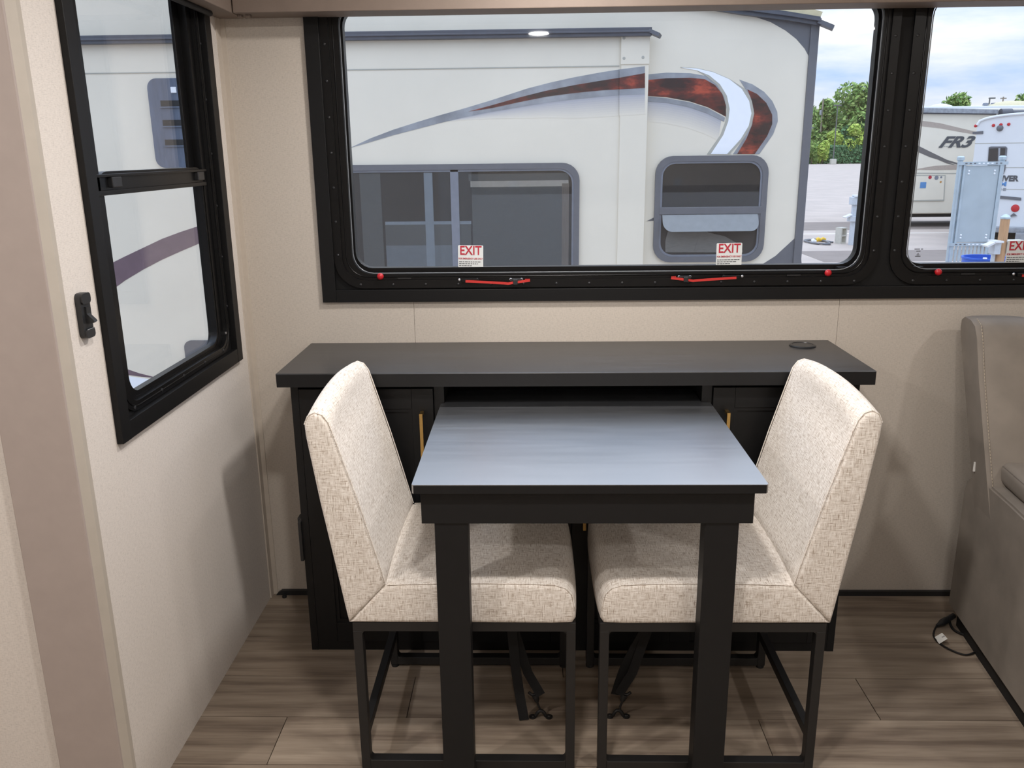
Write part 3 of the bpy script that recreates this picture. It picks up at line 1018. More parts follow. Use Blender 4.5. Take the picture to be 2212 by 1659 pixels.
# --- tie-down straps under the chairs and their floor anchors
def strap(top, hook, tail, side_tail, label, lab2):
    s = thing('tie_down_strap', (hook[0], hook[1], 0.02), label, 'strap')
    t0, h0 = Vector(top), Vector(hook)
    add('buckle', B((t0.x - 0.015, t0.x + 0.015, t0.y - 0.004, t0.y + 0.004, 0.238, 0.262), bev=0.001), 'black_plastic', s)
    top_l = Vector((t0.x, t0.y, 0.398))
    add('webbing', strip(bmesh.new(), [top_l, Vector((t0.x, t0.y, 0.26)), t0 + (h0 - t0) * 0.55, h0 + Vector((0, 0, 0.052))], (1, 0, 0), 0.024, 0.002), 'webbing', s)
    pts = [Vector((t0.x, t0.y - 0.003, 0.26))]
    tl = Vector(tail)
    for i in range(1, 7):
        f_ = i / 6
        pts.append(Vector((t0.x, t0.y - 0.003, 0.26)).lerp(tl, f_) + Vector((side_tail * math.sin(math.pi * f_), -0.004 * math.sin(math.pi * f_), 0)))
    add('tail', strip(bmesh.new(), pts, (1, 0, 0), 0.025, 0.002), 'webbing', s)
    d = (t0 - h0).normalized()
    hk = T([h0 + d * 0.052, h0 + d * 0.044], 0.009, 12)
    tube(hk, [h0 + d * 0.046, h0 + d * 0.036, h0 + d * 0.030], [0.007, 0.007, 0.004], 10)
    tube(hk, [h0 + d * 0.032 + Vector((0, -0.002, 0)), h0 + d * 0.016, h0 + d * 0.006 + Vector((0.003, 0, -0.002))], 0.0028, 8)
    tube(hk, [h0 + d * 0.058 + Vector((0.014, 0, 0)), h0 + d * 0.054 + Vector((0.007, 0, -0.003)), h0 + d * 0.054 + Vector((-0.007, 0, -0.003)), h0 + d * 0.058 + Vector((-0.014, 0, 0))], 0.004, 8)
    add('snap_hook', hk, 'black_metal', s, 50)
    a = thing('floor_anchor', (hook[0], hook[1], 0), lab2, 'anchor')
    x, y = hook[0], hook[1]
    add('loop', T([(x - 0.013, y, 0.004), (x - 0.009, y, 0.013), (x - 0.003, y, 0.019), (x + 0.003, y, 0.019), (x + 0.009, y, 0.013), (x + 0.013, y, 0.004)], 0.0045, 10), 'black_metal', a, 50)
    for sx_ in (-1, 1):
        add('ear', lathe(bmesh.new(), (x + sx_ * 0.021, y, 0.0), [(0.0095, 0), (0.0095, 0.003), (0.006, 0.0045)], (0, 0, 1), 18), 'black_metal', a, 40)
        add('screw', lathe(bmesh.new(), (x + sx_ * 0.021, y, 0.004), [(0.0055, 0), (0.004, 0.003), (0.001, 0.0036)], (0, 0, 1), 12), 'black_metal', a, 40)


strap((-0.103, -0.605, 0.255), (-0.029, -0.636, 0.014), (-0.072, -0.652, 0.004), -0.004, 'black webbing strap under the side window chair, long tail to the floor', 'black floor bracket holding the strap of the side window chair')
strap((0.250, -0.605, 0.255), (0.171, -0.632, 0.014), at(1330, 1500, 'y', -0.60), -0.012, 'black webbing strap under the recliner side chair, short twisted tail', 'black floor bracket holding the strap of the recliner side chair')

# ================================================================== RECLINER
SO = Vector((1.232, -0.155, 0))
sf = thing('recliner', SO, 'taupe suede recliner with stitched seams and padded arm against the window wall', 'armchair', rotz=math.radians(-7.0))


def soft(name, x0, x1, y0, y1, z0, z1, b, parent=sf, seg=5):
    return add(name, B((x0, x1, y0, y1, z0, z1), bev=b, seg=seg), 'suede', parent, 60)


arm_prof = [(-0.80, 0.055), (-0.80, 0.48), (-0.76, 0.51), (-0.6, 0.515), (-0.3, 0.515), (-0.10, 0.510), (-0.05, 0.495), (-0.012, 0.470), (0.0, 0.43), (0.0, 0.055)]
bm = PR(arm_prof, 'yz', 0.0, 0.17)
bmesh.ops.bevel(bm, geom=[e for e in bm.edges if len(e.link_faces) == 2 and e.calc_face_angle(0) > 1.2], offset=0.006, segments=2, affect='EDGES')
add('arm', bm, 'suede', sf, 50)
add('arm', PR(arm_prof, 'yz', 0.74, 0.91), 'suede', sf, 50)
pad = soft('arm_pad', 0.028, 0.20, -0.82, -0.135, 0.512, 0.578, 0.024)
soft('arm_pad', 0.72, 0.90, -0.82, -0.135, 0.512, 0.578, 0.024)
add('piping', T([(0.030 + 0.004, -0.80, 0.566), (0.030 + 0.004, -0.155, 0.566), (0.05, -0.137, 0.566), (0.18, -0.137, 0.566)], 0.003, 6), 'suede', pad, 60)
bp = [(-0.215, 0.40), (-0.095, 0.40), (-0.030, 0.55), (0.040, 0.74), (0.088, 0.87), (0.096, 0.904), (0.090, 0.928), (0.066, 0.941), (0.020, 0.940), (-0.012, 0.928), (-0.030, 0.90), (-0.060, 0.79), (-0.110, 0.65), (-0.165, 0.50)]


def backpiece(x0, x1, infl, nm):
    bm = bmesh.new()
    n = 8
    rg = []
    for i in range(n + 1):
        t = i / n
        e = math.sin(math.pi * t) ** 0.5 if 0 < t < 1 else 0
        r_ = []
        for (y, z) in bp:
            f_ = infl * e
            r_.append(bm.verts.new((x0 + (x1 - x0) * t + (-1 if x0 < 0.1 else 1 if x0 > 0.7 else 0) * (1 - t if x0 < 0.1 else t) * 0.036 * max(0, (z - 0.45) / 0.48), y - f_ * (1 if y < -0.155 + (z - 0.4) * 0.36 else -0.2), z + f_ * (0.4 if z > 0.89 else 0))))
        rg.append(r_)
    for A, C in zip(rg, rg[1:]):
        for k_ in range(len(A)):
            bm.faces.new((A[k_], A[(k_ + 1) % len(A)], C[(k_ + 1) % len(A)], C[k_]))
    bm.faces.new(rg[0][::-1])
    bm.faces.new(rg[-1])
    return add(nm, bm, 'suede', sf, 60)


wing = backpiece(0.001, 0.13, 0.012, 'back_wing')
main = backpiece(0.13, 0.78, 0.03, 'backrest')
backpiece(0.78, 0.909, 0.012, 'back_wing')
for xs_, yo in ((0.012, 0.006), (0.125, 0.010)):
    st = bmesh.new()
    path = [Vector((xs_ - (0.034 * max(0, (z - 0.45) / 0.48) if xs_ < 0.1 else 0), y - yo, z + (0.004 if z > 0.925 else 0))) for y, z in [(0.020, 0.942), (-0.015, 0.930), (-0.032, 0.90), (-0.062, 0.79), (-0.112, 0.65), (-0.167, 0.50)]]
    for a, b in zip(path, path[1:]):
        L = (b - a).length
        n = int(L / 0.009)
        for i in range(n):
            p, q = a.lerp(b, (i + 0.1) / n), a.lerp(b, (i + 0.75) / n)
            tube(st, [p, q], 0.0011, 5)
    tag(add('stitching', st, 'thread', main), kind='stuff')
soft('headrest', 0.15, 0.76, -0.145, 0.0, 0.79, 0.955, 0.05)
soft('seat_cushion', 0.175, 0.735, -0.80, -0.20, 0.30, 0.46, 0.05)
soft('footrest', 0.175, 0.735, -0.83, -0.79, 0.08, 0.32, 0.02)
add('base', B((0.02, 0.89, -0.74, -0.03, 0.0, 0.06)), 'black_rubber', sf)
ctg = add('care_tag', B((-0.012, 0.003, -0.078, -0.074, 0.520, 0.548)), 'white_label', sf)
ctg['label'] = 'small white care tag'

# --- cable on the floor
cbv = thing('power_cable', (1.19, -0.27, 0), 'thin black cable with an inline plug and paper flag beside the recliner', 'cable')
cp = lambda u, v, z=0.005: at(u, v, 'z', z)
p1, p2 = cp(2060, 1330, 0.02), cp(2024, 1352, 0.008)
dv = (p2 - p1)
add('plug', tube(tube(bmesh.new(), [p1, p1 + dv * 0.35], 0.0085, 12), [p1 + dv * 0.33, p1 + dv * 0.42, p1 + dv * 0.7, p1 + dv * 0.78, p1 + dv], [0.007, 0.0105, 0.0105, 0.008, 0.0045], 12), 'black_plastic', cbv, 50)


def smooth_path(pts, n=6):
    out = []
    P = [pts[0]] + pts + [pts[-1]]
    for i in range(1, len(P) - 2):
        for k_ in range(n):
            t = k_ / n
            a, b, c, d = P[i - 1], P[i], P[i + 1], P[i + 2]
            out.append(0.5 * ((2 * b) + (c - a) * t + (2 * a - 5 * b + 4 * c - d) * t * t + (3 * b - 3 * c + d - a) * t ** 3))
    out.append(pts[-1])
    return out


add('lead', T(smooth_path([p2, cp(2019, 1360), cp(2017, 1374), cp(2028, 1388), cp(2050, 1402), cp(2078, 1413), cp(2096, 1413), cp(2112, 1404), cp(2135, 1390)]), 0.0026, 8), 'black_rubber', cbv, 60)
add('lead', T(smooth_path([p1 + dv * 0.25, cp(2052, 1345), cp(2057, 1356), cp(2066, 1364), cp(2080, 1370), cp(2100, 1374), cp(2125, 1370)]), 0.0036, 8), 'black_rubber', cbv, 60)
fa, fb, fc, fd = cp(2018, 1377, 0.006), cp(2035, 1367, 0.022), cp(2047, 1380, 0.022), cp(2029, 1391, 0.006)
bm = bmesh.new()
lo_ = [bm.verts.new(v) for v in (fa, fb, fc, fd)]
hi_ = [bm.verts.new(v + Vector((-0.0004, -0.0005, 0.0007))) for v in (fa, fb, fc, fd)]
bm.faces.new(lo_)
bm.faces.new(hi_[::-1])
for i in range(4):
    bm.faces.new((lo_[i], lo_[(i + 1) % 4], hi_[(i + 1) % 4], hi_[i]))
fg = add('paper_flag', bm, 'white_label', cbv)
fg['label'] = 'white paper flag'
mid = (fb + fc) / 2 * 0.45 + (fa + fd) / 2 * 0.55
dirx = (fc - fb).normalized()
diry = (fb - fa).normalized()
pb = bmesh.new()
nrm = Vector((-0.0005, -0.0006, 0.0009))
for i in range(6):
    c_ = fa.lerp(fb, 0.62) * 0.5 + fd.lerp(fc, 0.62) * 0.5 + diry * (-0.006 + 0.0028 * i) + nrm
    q = [c_ + dirx * a * 0.0028 + diry * b * 0.0008 for a, b in ((1, 1), (-1, 1), (-1, -1), (1, -1))]
    pb.faces.new([pb.verts.new(v) for v in q])
add('flag_print', pb, 'print_grey', fg)

# ================================================================== CEILING LAMPS
for i, (x, y, zl, pw_) in enumerate(((0.05, -0.58, ZC, 2.0), (-0.12, -1.62, 2.14, 1.8), (0.70, -1.62, 2.14, 0.9), (0.0, -3.0, 2.14, 1.2), (2.0, -1.7, 2.14, 1.3), (-1.6, -2.0, 2.14, 2.4), (2.0, -3.0, 2.14, 0.9))):
    l = thing('ceiling_lamp', (x, y, zl), 'round flush ceiling lamp right above the dining table' if i == 0 else 'round flush ceiling lamp over the main aisle', 'lamp', 'flush ceiling lamps')
    add('housing', lathe(bmesh.new(), (x, y, zl), [(0.075, 0), (0.072, -0.012), (0.062, -0.016), (0.060, -0.010)], (0, 0, 1), 24), 'ceiling_white', l, 40)
    add('lens', lathe(bmesh.new(), (x, y, zl - 0.009), [(0.060, 0), (0.055, -0.006), (0.001, -0.008)], (0, 0, 1), 24), 'lamp_lens', l, 60)
    ld = bpy.data.lights.new('lamp_light', 'AREA')
    ld.shape = 'DISK'
    ld.size = 0.12
    ld.energy = LAMP * pw_
    ld.color = (1.0, 0.95, 0.91)
    lo2 = bpy.data.objects.new('lamp_light', ld)
    col.objects.link(lo2)
    lo2.parent = l
    lo2.location = (0, 0, -0.022)

# ================================================================== OUTSIDE
gr = add('ground', B((-60, 160, 0.3, 260, GL - 0.2, GL), (-60, 160, -30, 0.3, GL - 0.2, GL)), 'lot')
tag(gr, kind='structure', label='pale concrete lot')
add('dark_strip', B((2, 60, 22.4, 25.2, GL, GL + 0.004)), 'lot_dark', gr)  # darker strip laid flat across the ground
add('paint_line', B((2, 60, 21.2, 21.35, GL, GL + 0.004)), 'paint_line', gr)
add('dark_strip', B((6, 40, 15.2, 17.2, GL, GL + 0.003)), 'lot_dark', gr)

# --- the neighbouring trailer
YR = 3.10
RX0, RX1, RZ0, RZ1 = -6.0, 1.712, -0.35, 2.225
nb = thing('travel_trailer', (-2.0, YR + 1.2, GL), 'cream travel trailer with grey and red swoosh parked outside the back window', 'trailer')
YS = YR - 0.05       # face of its closed slide-out
A2 = lambda u, v, y: (lambda p: (p.x, p.z))(at(u, v, 'y', y))
SX1 = at(1395, 300, 'y', YS).x
SZ1 = at(1380, 78, 'y', YS).z
ROOF = [(RX1, 2.175), (1.51, 2.208), (1.23, 2.246), (0.90, 2.300), (0.45, 2.400), (0.0, 2.475), (-0.6, 2.510), (RX0, 2.520)]
bd = add('body', PR([(RX0, RZ0), (RX1 - 0.03, RZ0), (RX1 - 0.03, 2.178)] + ROOF[1:], 'xz', YR, YR + 2.4), 'rv_cream', nb)
add('slide_out', B((RX0 + 0.3, SX1, YS, YR + 0.01, RZ0 + 0.1, SZ1), bev=0.003), 'rv_cream', nb)
add('corner_trim', B((RX1 - 0.045, RX1 + 0.008, YR - 0.012, YR + 2.4, RZ0, 2.18), bev=0.004), 'rv_grey', nb)
up_ = [(x + (0.02 if i == 0 else 0), z + 0.075 - (0.03 if i == 0 else 0)) for i, (x, z) in enumerate(ROOF)]
add('roof', PR(ROOF + up_[::-1], 'xz', YR - 0.01, YR + 2.4), 'brown_roof', nb)
gt = PR([(x, z - 0.036) for x, z in ROOF] + [(x, z + 0.014) for x, z in ROOF[::-1]], 'xz', YR - 0.04, YR + 0.001)
prism(gt, [(x, z - 0.014) for x, z in ROOF] + [(x, z + 0.002) for x, z in ROOF[::-1]], 'xz', YR - 0.06, YR - 0.035)
strip(gt, [(RX1 - 0.01, YR - 0.03, 2.160), (RX1 + 0.075, YR - 0.06, 2.120)], (0, 1, 0), 0.05, 0.025)
add('roof_gutter', gt, 'gutter', nb)
sg = B((RX0 + 0.3, SX1 + 0.012, YS - 0.05, YS + 0.002, SZ1 - 0.005, SZ1 + 0.045), (RX0 + 0.3, SX1 + 0.01, YS - 0.06, YS, SZ1 + 0.014, SZ1 + 0.026), bev=0.003)
strip(sg, [(SX1, YS - 0.03, SZ1 + 0.022), (SX1 + 0.06, YS - 0.06, SZ1 - 0.008)], (0, 1, 0), 0.05, 0.022)
add('slide_gutter', sg, 'gutter', nb)
zs = at(1000, 147, 'y', YS).z
add('slide_seam', B((RX0 + 0.3, at(1338, 140, 'y', YS).x, YS - 0.004, YS + 0.001, zs - 0.004, zs + 0.002)), 'rv_taupe', nb)
fx0 = at(1338, 300, 'y', YS).x
add('slide_flange', B((fx0, SX1 + 0.004, YS - 0.010, YS + 0.001, RZ0 + 0.1, SZ1 - 0.002), bev=0.002), 'rv_cream', nb)
fl_ = add('flange_cap', B((fx0 - 0.004, SX1 + 0.006, YS - 0.016, YS - 0.008, zs + 0.006, SZ1 - 0.002), bev=0.003), 'rv_cream', nb)
for u, v in ((1348, 82), (1348, 126), (1389, 124)):
    p = at(u, v, 'y', YS - 0.016)
    add('rivet', screw_mesh((p.x, YS - 0.015, p.z), (0, -1, 0), 0.010), 'rv_taupe', fl_, 50)


def decal(nm, pix, y, m, th=0.0016):
    pts = [A2(u, v, y) for u, v in pix]
    return add(nm, PR(pts, 'xz', y - th, y + 0.0006), m, nb)


def band(nm, up, dn, y, m, th=0.0016):
    """decal between an upper and a lower pixel polyline, both left to right"""
    return decal(nm, up + dn[::-1], y, m, th)


ff = YS - 0.010
# swoosh on the slide-out (continues over its flange)
UP = [(755, 320), (800, 299), (850, 280), (900, 264), (950, 249), (1000, 235), (1060, 217), (1140, 191), (1190, 178), (1240, 167), (1300, 156), (1338, 150)]
DN = [(755, 320), (800, 307), (850, 292), (900, 279), (950, 266), (1000, 254), (1060, 242), (1140, 229), (1190, 221), (1240, 215), (1300, 209), (1338, 206)]
band('silver_swoosh', UP, DN[1:], YS, 'rv_silver')
RU = [(1012, 241), (1060, 228), (1120, 211), (1180, 196), (1240, 184), (1300, 174), (1338, 168)]
RD = [(1060, 234), (1120, 221), (1180, 209), (1240, 201), (1300, 195), (1338, 193)]
band('red_swoosh', RU, RD, YS, 'marbled_red', 0.003)
band('silver_swoosh', [(1338, 150), (1393, 143)], [(1338, 206), (1393, 203)], ff, 'rv_silver')
band('red_swoosh', [(1338, 168), (1393, 158)], [(1338, 193), (1393, 190)], ff, 'marbled_red', 0.003)
NSH = 9
for i in range(NSH):
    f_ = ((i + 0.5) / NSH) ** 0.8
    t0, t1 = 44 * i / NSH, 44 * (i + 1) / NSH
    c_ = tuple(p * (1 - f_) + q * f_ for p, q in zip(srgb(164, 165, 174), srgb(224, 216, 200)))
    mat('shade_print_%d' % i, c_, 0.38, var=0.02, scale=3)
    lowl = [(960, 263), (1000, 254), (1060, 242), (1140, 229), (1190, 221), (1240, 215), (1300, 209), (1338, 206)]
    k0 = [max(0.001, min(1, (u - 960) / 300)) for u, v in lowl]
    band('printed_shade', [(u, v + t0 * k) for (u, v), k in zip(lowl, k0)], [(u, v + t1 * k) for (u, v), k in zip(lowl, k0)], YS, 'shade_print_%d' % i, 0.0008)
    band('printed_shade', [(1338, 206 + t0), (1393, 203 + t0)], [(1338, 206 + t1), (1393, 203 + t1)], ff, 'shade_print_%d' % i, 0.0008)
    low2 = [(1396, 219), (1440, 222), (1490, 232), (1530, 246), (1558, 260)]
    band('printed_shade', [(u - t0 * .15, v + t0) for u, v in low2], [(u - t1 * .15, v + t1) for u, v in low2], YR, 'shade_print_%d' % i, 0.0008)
# on the body
band('silver_swoosh', [(1396, 161), (1440, 157), (1490, 158), (1525, 164), (1560, 185), (1572, 215)], [(1396, 176), (1440, 172), (1490, 171), (1525, 176), (1552, 195), (1566, 222)], YR, 'rv_silver')
band('red_swoosh', [(1396, 173), (1440, 169), (1490, 168), (1522, 171), (1545, 184), (1560, 203), (1568, 228), (1568, 252)], [(1396, 207), (1440, 210), (1490, 219), (1530, 232), (1555, 245)], YR, 'marbled_red', 0.0022)
band('silver_swoosh', [(1396, 208), (1440, 212), (1490, 221), (1530, 234), (1566, 254)], [(1396, 219), (1440, 222), (1490, 232), (1530, 246), (1564, 263)], YR, 'rv_silver', 0.0024)
CO = [(1470, 146), (1505, 148), (1540, 156), (1575, 171), (1602, 192), (1618, 218), (1623, 245), (1617, 272), (1600, 300), (1570, 333)]
CI = [(1470, 146), (1505, 152), (1532, 163), (1555, 182), (1570, 207), (1576, 235), (1573, 262), (1562, 292), (1535, 333)]
decal('taupe_crescent', [(u + (6 if i > 3 else 0), v - (1 if i < 5 else 0)) for i, (u, v) in enumerate(CO)] + [(1580, 333)] + [(1527, 333)] + [(u - (6 if i < 7 else 0), v + (2 if 2 < i < 7 else 0)) for i, (u, v) in enumerate(CI[::-1])][1:-1], YR, 'rv_taupe', 0.0028)
decal('white_crescent', CO + CI[:0:-1], YR, 'rv_white_decal', 0.0036)
decal('silver_crescent', [(1597, 172), (1625, 182), (1650, 198), (1668, 218), (1679, 242), (1680, 262), (1670, 290), (1640, 333), (1583, 333), (1606, 300), (1622, 270), (1627, 240), (1620, 208)], YR, 'rv_silver', 0.0020)
decal('red_crescent', [(1614, 193), (1635, 203), (1655, 222), (1668, 248), (1668, 268), (1657, 294), (1630, 333), (1592, 333), (1612, 300), (1625, 268), (1628, 238), (1622, 212)], YR, 'marbled_red', 0.0026)
decal('grey_corner', [(1560, 24), (1640, 30), (1700, 38), (1755, 46), (1757, 140), (1750, 128), (1738, 105), (1720, 84), (1697, 66), (1665, 48), (1630, 36), (1595, 28)], YR, 'rv_grey', 0.0014)
decal('grey_corner', [(1727, 505), (1733, 590), (1600, 600), (1640, 575), (1675, 553)], YR, 'rv_grey', 0.0014)
decal('grey_stripe', [(1396, 478), (1416, 468), (1420, 470), (1420, 476)], YR, 'rv_grey', 0.0016)
# stripes seen through the side window
band('burgundy_stripe', [(150, 612), (190, 592), (232, 573), (270, 554), (310, 535), (350, 516), (390, 501), (430, 488), (480, 474)],
     [(200, 660), (240, 628), (270, 606), (310, 582), (350, 561), (390, 543), (430, 526), (480, 508)], YS, 'rv_burgundy')
band('burgundy_stripe', [(220, 780), (265, 794), (300, 806), (340, 816)], [(220, 795), (265, 808), (300, 813), (340, 817)], YS, 'rv_burgundy')
decal('white_skirt', [(200, 806), (265, 811), (330, 820), (400, 840), (400, 900), (200, 900)], YS, 'rv_white_decal', 0.0012)


def rv_window(nm, x0, x1, z0, z1, r, y):
    w = add(nm, ring(rr(x0, x1, z0, z1, r), rr(x0 + 0.035, x1 - 0.035, z0 + 0.035, z1 - 0.035, r - 0.02), 'xz', y - 0.022, y + 0.004), 'rv_frame', nb, 40)
    add('inner_lip', ring(rr(x0 + 0.033, x1 - 0.033, z0 + 0.033, z1 - 0.033, r - 0.02), rr(x0 + 0.048, x1 - 0.048, z0 + 0.048, z1 - 0.048, r - 0.03), 'xz', y - 0.014, y - 0.001), 'rv_bluegrey', w, 40)
    return w


# wide slide-out window: shallow dark niche, shade, curtain and post behind tinted glass
p, q = at(1252, 352, 'y', YS), at(1250, 575, 'y', YS)
X1w, Z1w = p.x, at(1000, 354, 'y', YS).z
X0w, Z0w = at(600, 352, 'y', YS).x, 0.42
ww = rv_window('window', X0w, X1w, Z0w, Z1w, 0.11, YS)
yi = YS - 0.0035
add('dark_interior', PR(rr(X0w + 0.036, X1w - 0.036, Z0w + 0.036, Z1w - 0.036, 0.09), 'xz', yi, yi + 0.002), 'interior_dim', ww)


def inner(nm, u0, v0, u1, v1, m, th=0.002):
    a, b = at(u0, v0, 'y', yi), at(u1, v1, 'y', yi)
    return add(nm, B((min(a.x, b.x), max(a.x, b.x), yi - th, yi + 0.001, min(a.z, b.z), max(a.z, b.z))), m, ww)


inner('roller_shade', 1019, 402, 1224, 575, 'shade_fabric', 0.0030)
inner('shade_rail', 1016, 388, 1228, 402, 'shade_rail', 0.004)
inner('shade_roll', 1012, 376, 1228, 389, 'shade_fabric', 0.0045)
inner('curtain', 1214, 396, 1228, 575, 'curtain', 0.005)
inner('post', 915, 373, 941, 585, 'post_white', 0.004)
inner('seat_back', 834, 529, 1018, 590, 'rv_silver_soft', 0.0025)
inner('ledge', 832, 479, 1018, 484, 'post_white', 0.0028)
inner('panel', 832, 484, 1018, 529, 'shade_fabric', 0.0026)
inner('door_panel', 776, 375, 832, 590, 'shade_fabric', 0.0026)
a, b = at(972, 368, 'y', YS - 0.01), at(996, 590, 'y', YS - 0.01)
add('mullion', B((a.x, a.x + (at(990, 368, 'y', YS).x - a.x), YS - 0.014, YS - 0.001, Z0w + 0.03, Z1w - 0.03), bev=0.002), 'rv_bluegrey', ww)
add('pane', PR(rr(X0w + 0.04, X1w - 0.04, Z0w + 0.04, Z1w - 0.04, 0.09), 'xz', YS - 0.012, YS - 0.0105), 'tinted_glass', ww)

# small rear window with a lifted hopper pane
p, q = at(1418, 340, 'y', YR), at(1652, 562, 'y', YR)
x0, x1, z0, z1 = p.x - 0.005, at(1660, 350, 'y', YR).x, at(1530, 565, 'y', YR).z, at(1530, 336, 'y', YR).z
ws = rv_window('window', x0, x1, z0, z1, 0.11, YR)
yi = YR - 0.0035
add('dark_interior', PR(rr(x0 + 0.036, x1 - 0.036, z0 + 0.036, z1 - 0.036, 0.09), 'xz', yi, yi + 0.002), 'interior_dim', ws)
zr = at(1530, 455, 'y', YR).z
add('middle_rail', B((x0 + 0.03, x1 - 0.03, YR - 0.024, YR - 0.001, zr - 0.022, zr + 0.025), bev=0.003), 'rv_frame', ws)
add('pane', B((x0 + 0.045, x1 - 0.045, YR - 0.012, YR - 0.0105, zr, z1 - 0.045)), 'tinted_glass', ws)
hp = PR(rr(x0 + 0.052, x1 - 0.052, zr - 0.125, zr + 0.06, 0.055), 'xz', YR - 0.020, YR - 0.014)
for v in hp.verts:
    v.co.z = min(v.co.z, zr - 0.022)
    v.co.y -= (zr - 0.022 - v.co.z) * 0.75
add('hopper_pane', hp, 'hopper_grey', ws)
sb = bmesh.new()
prism(sb, [A2(u, v, yi) for u, v in ((1437, 520), (1445, 492), (1480, 488), (1516, 494), (1500, 545), (1437, 545))], 'xz', yi - 0.004, yi)
prism(sb, [A2(u, v, yi) for u, v in ((1498, 545), (1516, 492), (1530, 502), (1565, 510), (1600, 530), (1605, 545))], 'xz', yi - 0.005, yi)
add('seat_back', sb, 'shade_fabric', ws)

# fridge vent and a small dark hatch further along
a, b = at(318, 170, 'y', YS), at(405, 362, 'y', YS)
vx0, vx1, vz0, vz1 = a.x, a.x + 0.42, b.z, a.z
vt = add('fridge_vent', PR(rr(vx0, vx1, vz0, vz1, 0.06), 'xz', YS - 0.018, YS + 0.001), 'rv_vent', nb, 40)
for k_, v in enumerate((224, 266, 308)):
    z = at(360, v, 'y', YS).z
    add('louvre_slot', B((vx0 + 0.075, vx1 - 0.06, YS - 0.021, YS - 0.016, z - 0.018, z + 0.018)), 'rv_dark', vt)
    add('louvre_lip', B((vx0 + 0.072, vx1 - 0.057, YS - 0.030, YS - 0.016, z - 0.026, z - 0.018)), 'rv_vent', vt)
z = at(360, 195, 'y', YS).z
add('vent_latch', B((vx0 + 0.150, vx0 + 0.185, YS - 0.026, YS - 0.016, z - 0.018, z + 0.018), bev=0.003), 'rv_white_decal', vt)
a = at(398, 735, 'y', YS)
add('hatch', PR(rr(a.x, a.x + 0.4, a.z - 0.3, a.z, 0.05), 'xz', YS - 0.015, YS + 0.001), 'rv_grey', nb, 40)
for u in (-5.0, -1.0):
    add('wheel', CY((u, YR + 0.15, GL + 0.33), (0, 1, 0), 0.33, 0.33, 0.22, seg=28), 'rv_dark', nb, 40)

# --- motorhome with slanted lettering
YM = 23.0
mh = thing('motorhome', (14.5, YM + 1.2, GL), 'cream motorhome with tan swooshes and slanted dark lettering across the lot', 'motorhome')
m0, m1 = 10.62, 19.5
zr = at(2000, 236, 'y', YM).z
zb = at(2010, 462, 'y', YM).z
add('body', B((m0, m1, YM, YM + 2.4, zb, zr), bev=0.04, seg=3), 'rv_cream', mh)
add('roof_cap', B((m0 + 0.1, m1 - 0.1, YM + 0.1, YM + 2.3, zr - 0.05, zr + 0.08), bev=0.03), 'rv_white', mh)


def md(nm, pix, m, th=0.006, y=YM):
    return add(nm, PR([A2(u, v, y) for u, v in pix], 'xz', y - th, y + 0.002), m, mh)


md('awning_rail', [(1960, 243), (2150, 246), (2150, 248), (1960, 246)], 'gutter', 0.05)
md('awning_tube', [(1960, 233), (2152, 237), (2152, 246), (1960, 243)], 'rv_silver', 0.12)
md('tan_swoosh', [(1985, 260), (2030, 266), (2080, 278), (2110, 285), (2110, 291), (2080, 286), (2030, 277), (1985, 272)], 'tan_decal')
md('grey_swoosh', [(1980, 313), (2010, 328), (2045, 345), (2075, 354), (2075, 357), (2045, 350), (2010, 340), (1980, 327)], 'taupe_decal')
md('grey_swoosh', [(2015, 340), (2045, 350), (2075, 360), (2045, 353)], 'taupe_decal', 0.007)
md('tan_swoosh', [(1975, 366), (2020, 358), (2070, 356), (2110, 360), (2110, 368), (2070, 366), (2020, 367)], 'tan_decal', 0.008)
md('skirt_line', [(1975, 373), (2110, 374), (2110, 376), (1975, 375)], 'rv_taupe')
hd = md('compartment_door', [(1970, 379), (2041, 379), (2038, 432), (1965, 433)], 'rv_cream', 0.02)
add('door_shadow_gap', ring([A2(u, v, YM) for u, v in ((1969, 378), (2042, 378), (2039, 434), (1964, 435))], [A2(u, v, YM) for u, v in ((1970, 380), (2040, 380), (2037, 431), (1966, 432))], 'xz', YM - 0.022, YM), 'rv_taupe', hd)
for u, v, m, w in ((2009, 383, 'print_red', 0.05), (2023, 384, 'leaf_dark', 0.06), (2033, 383, 'rv_bluegrey', 0.03), (2032, 393, 'amber', 0.03)):
    c_ = at(u, v, 'y', YM - 0.02)
    if m == 'leaf_dark':
        m = 'rv_bluegrey'
    add('badge', lathe(bmesh.new(), (c_.x, YM - 0.02, c_.z), [(w, 0), (w, 0.004)], (0, -1, 0), 16), m, hd)
c_ = at(1994, 400, 'y', YM - 0.02)
add('notice', B((c_.x - 0.085, c_.x + 0.085, YM - 0.026, YM - 0.02, c_.z - 0.085, c_.z + 0.085)), 'sticker_blue', hd)
p = at(2063, 308, 'y', YM)
text('lettering', 'FR3', (p.x - 0.02, YM - 0.012, p.z), 0.42, 'print_grey', mh, shear=0.5, bold=0.014, sx=1.36, depth=0.004)
p = at(2047, 316, 'y', YM)
add('tagline', B(*[(p.x - 0.25 + 0.1 * i, p.x - 0.17 + 0.1 * i, YM - 0.008, YM, p.z - 0.012, p.z + 0.012) for i in range(5)]), 'rv_taupe', mh)
p = at(2037, 218, 'y', YM + 1)
add('roof_dome', lathe(bmesh.new(), (at(2033, 222, 'y', YM + 1).x, YM + 1.0, zr + 0.07), [(0.34, 0), (0.30, 0.06), (0.15, 0.11), (0.01, 0.13)], (0, 0, 1), 20), 'rv_white', mh, 60)
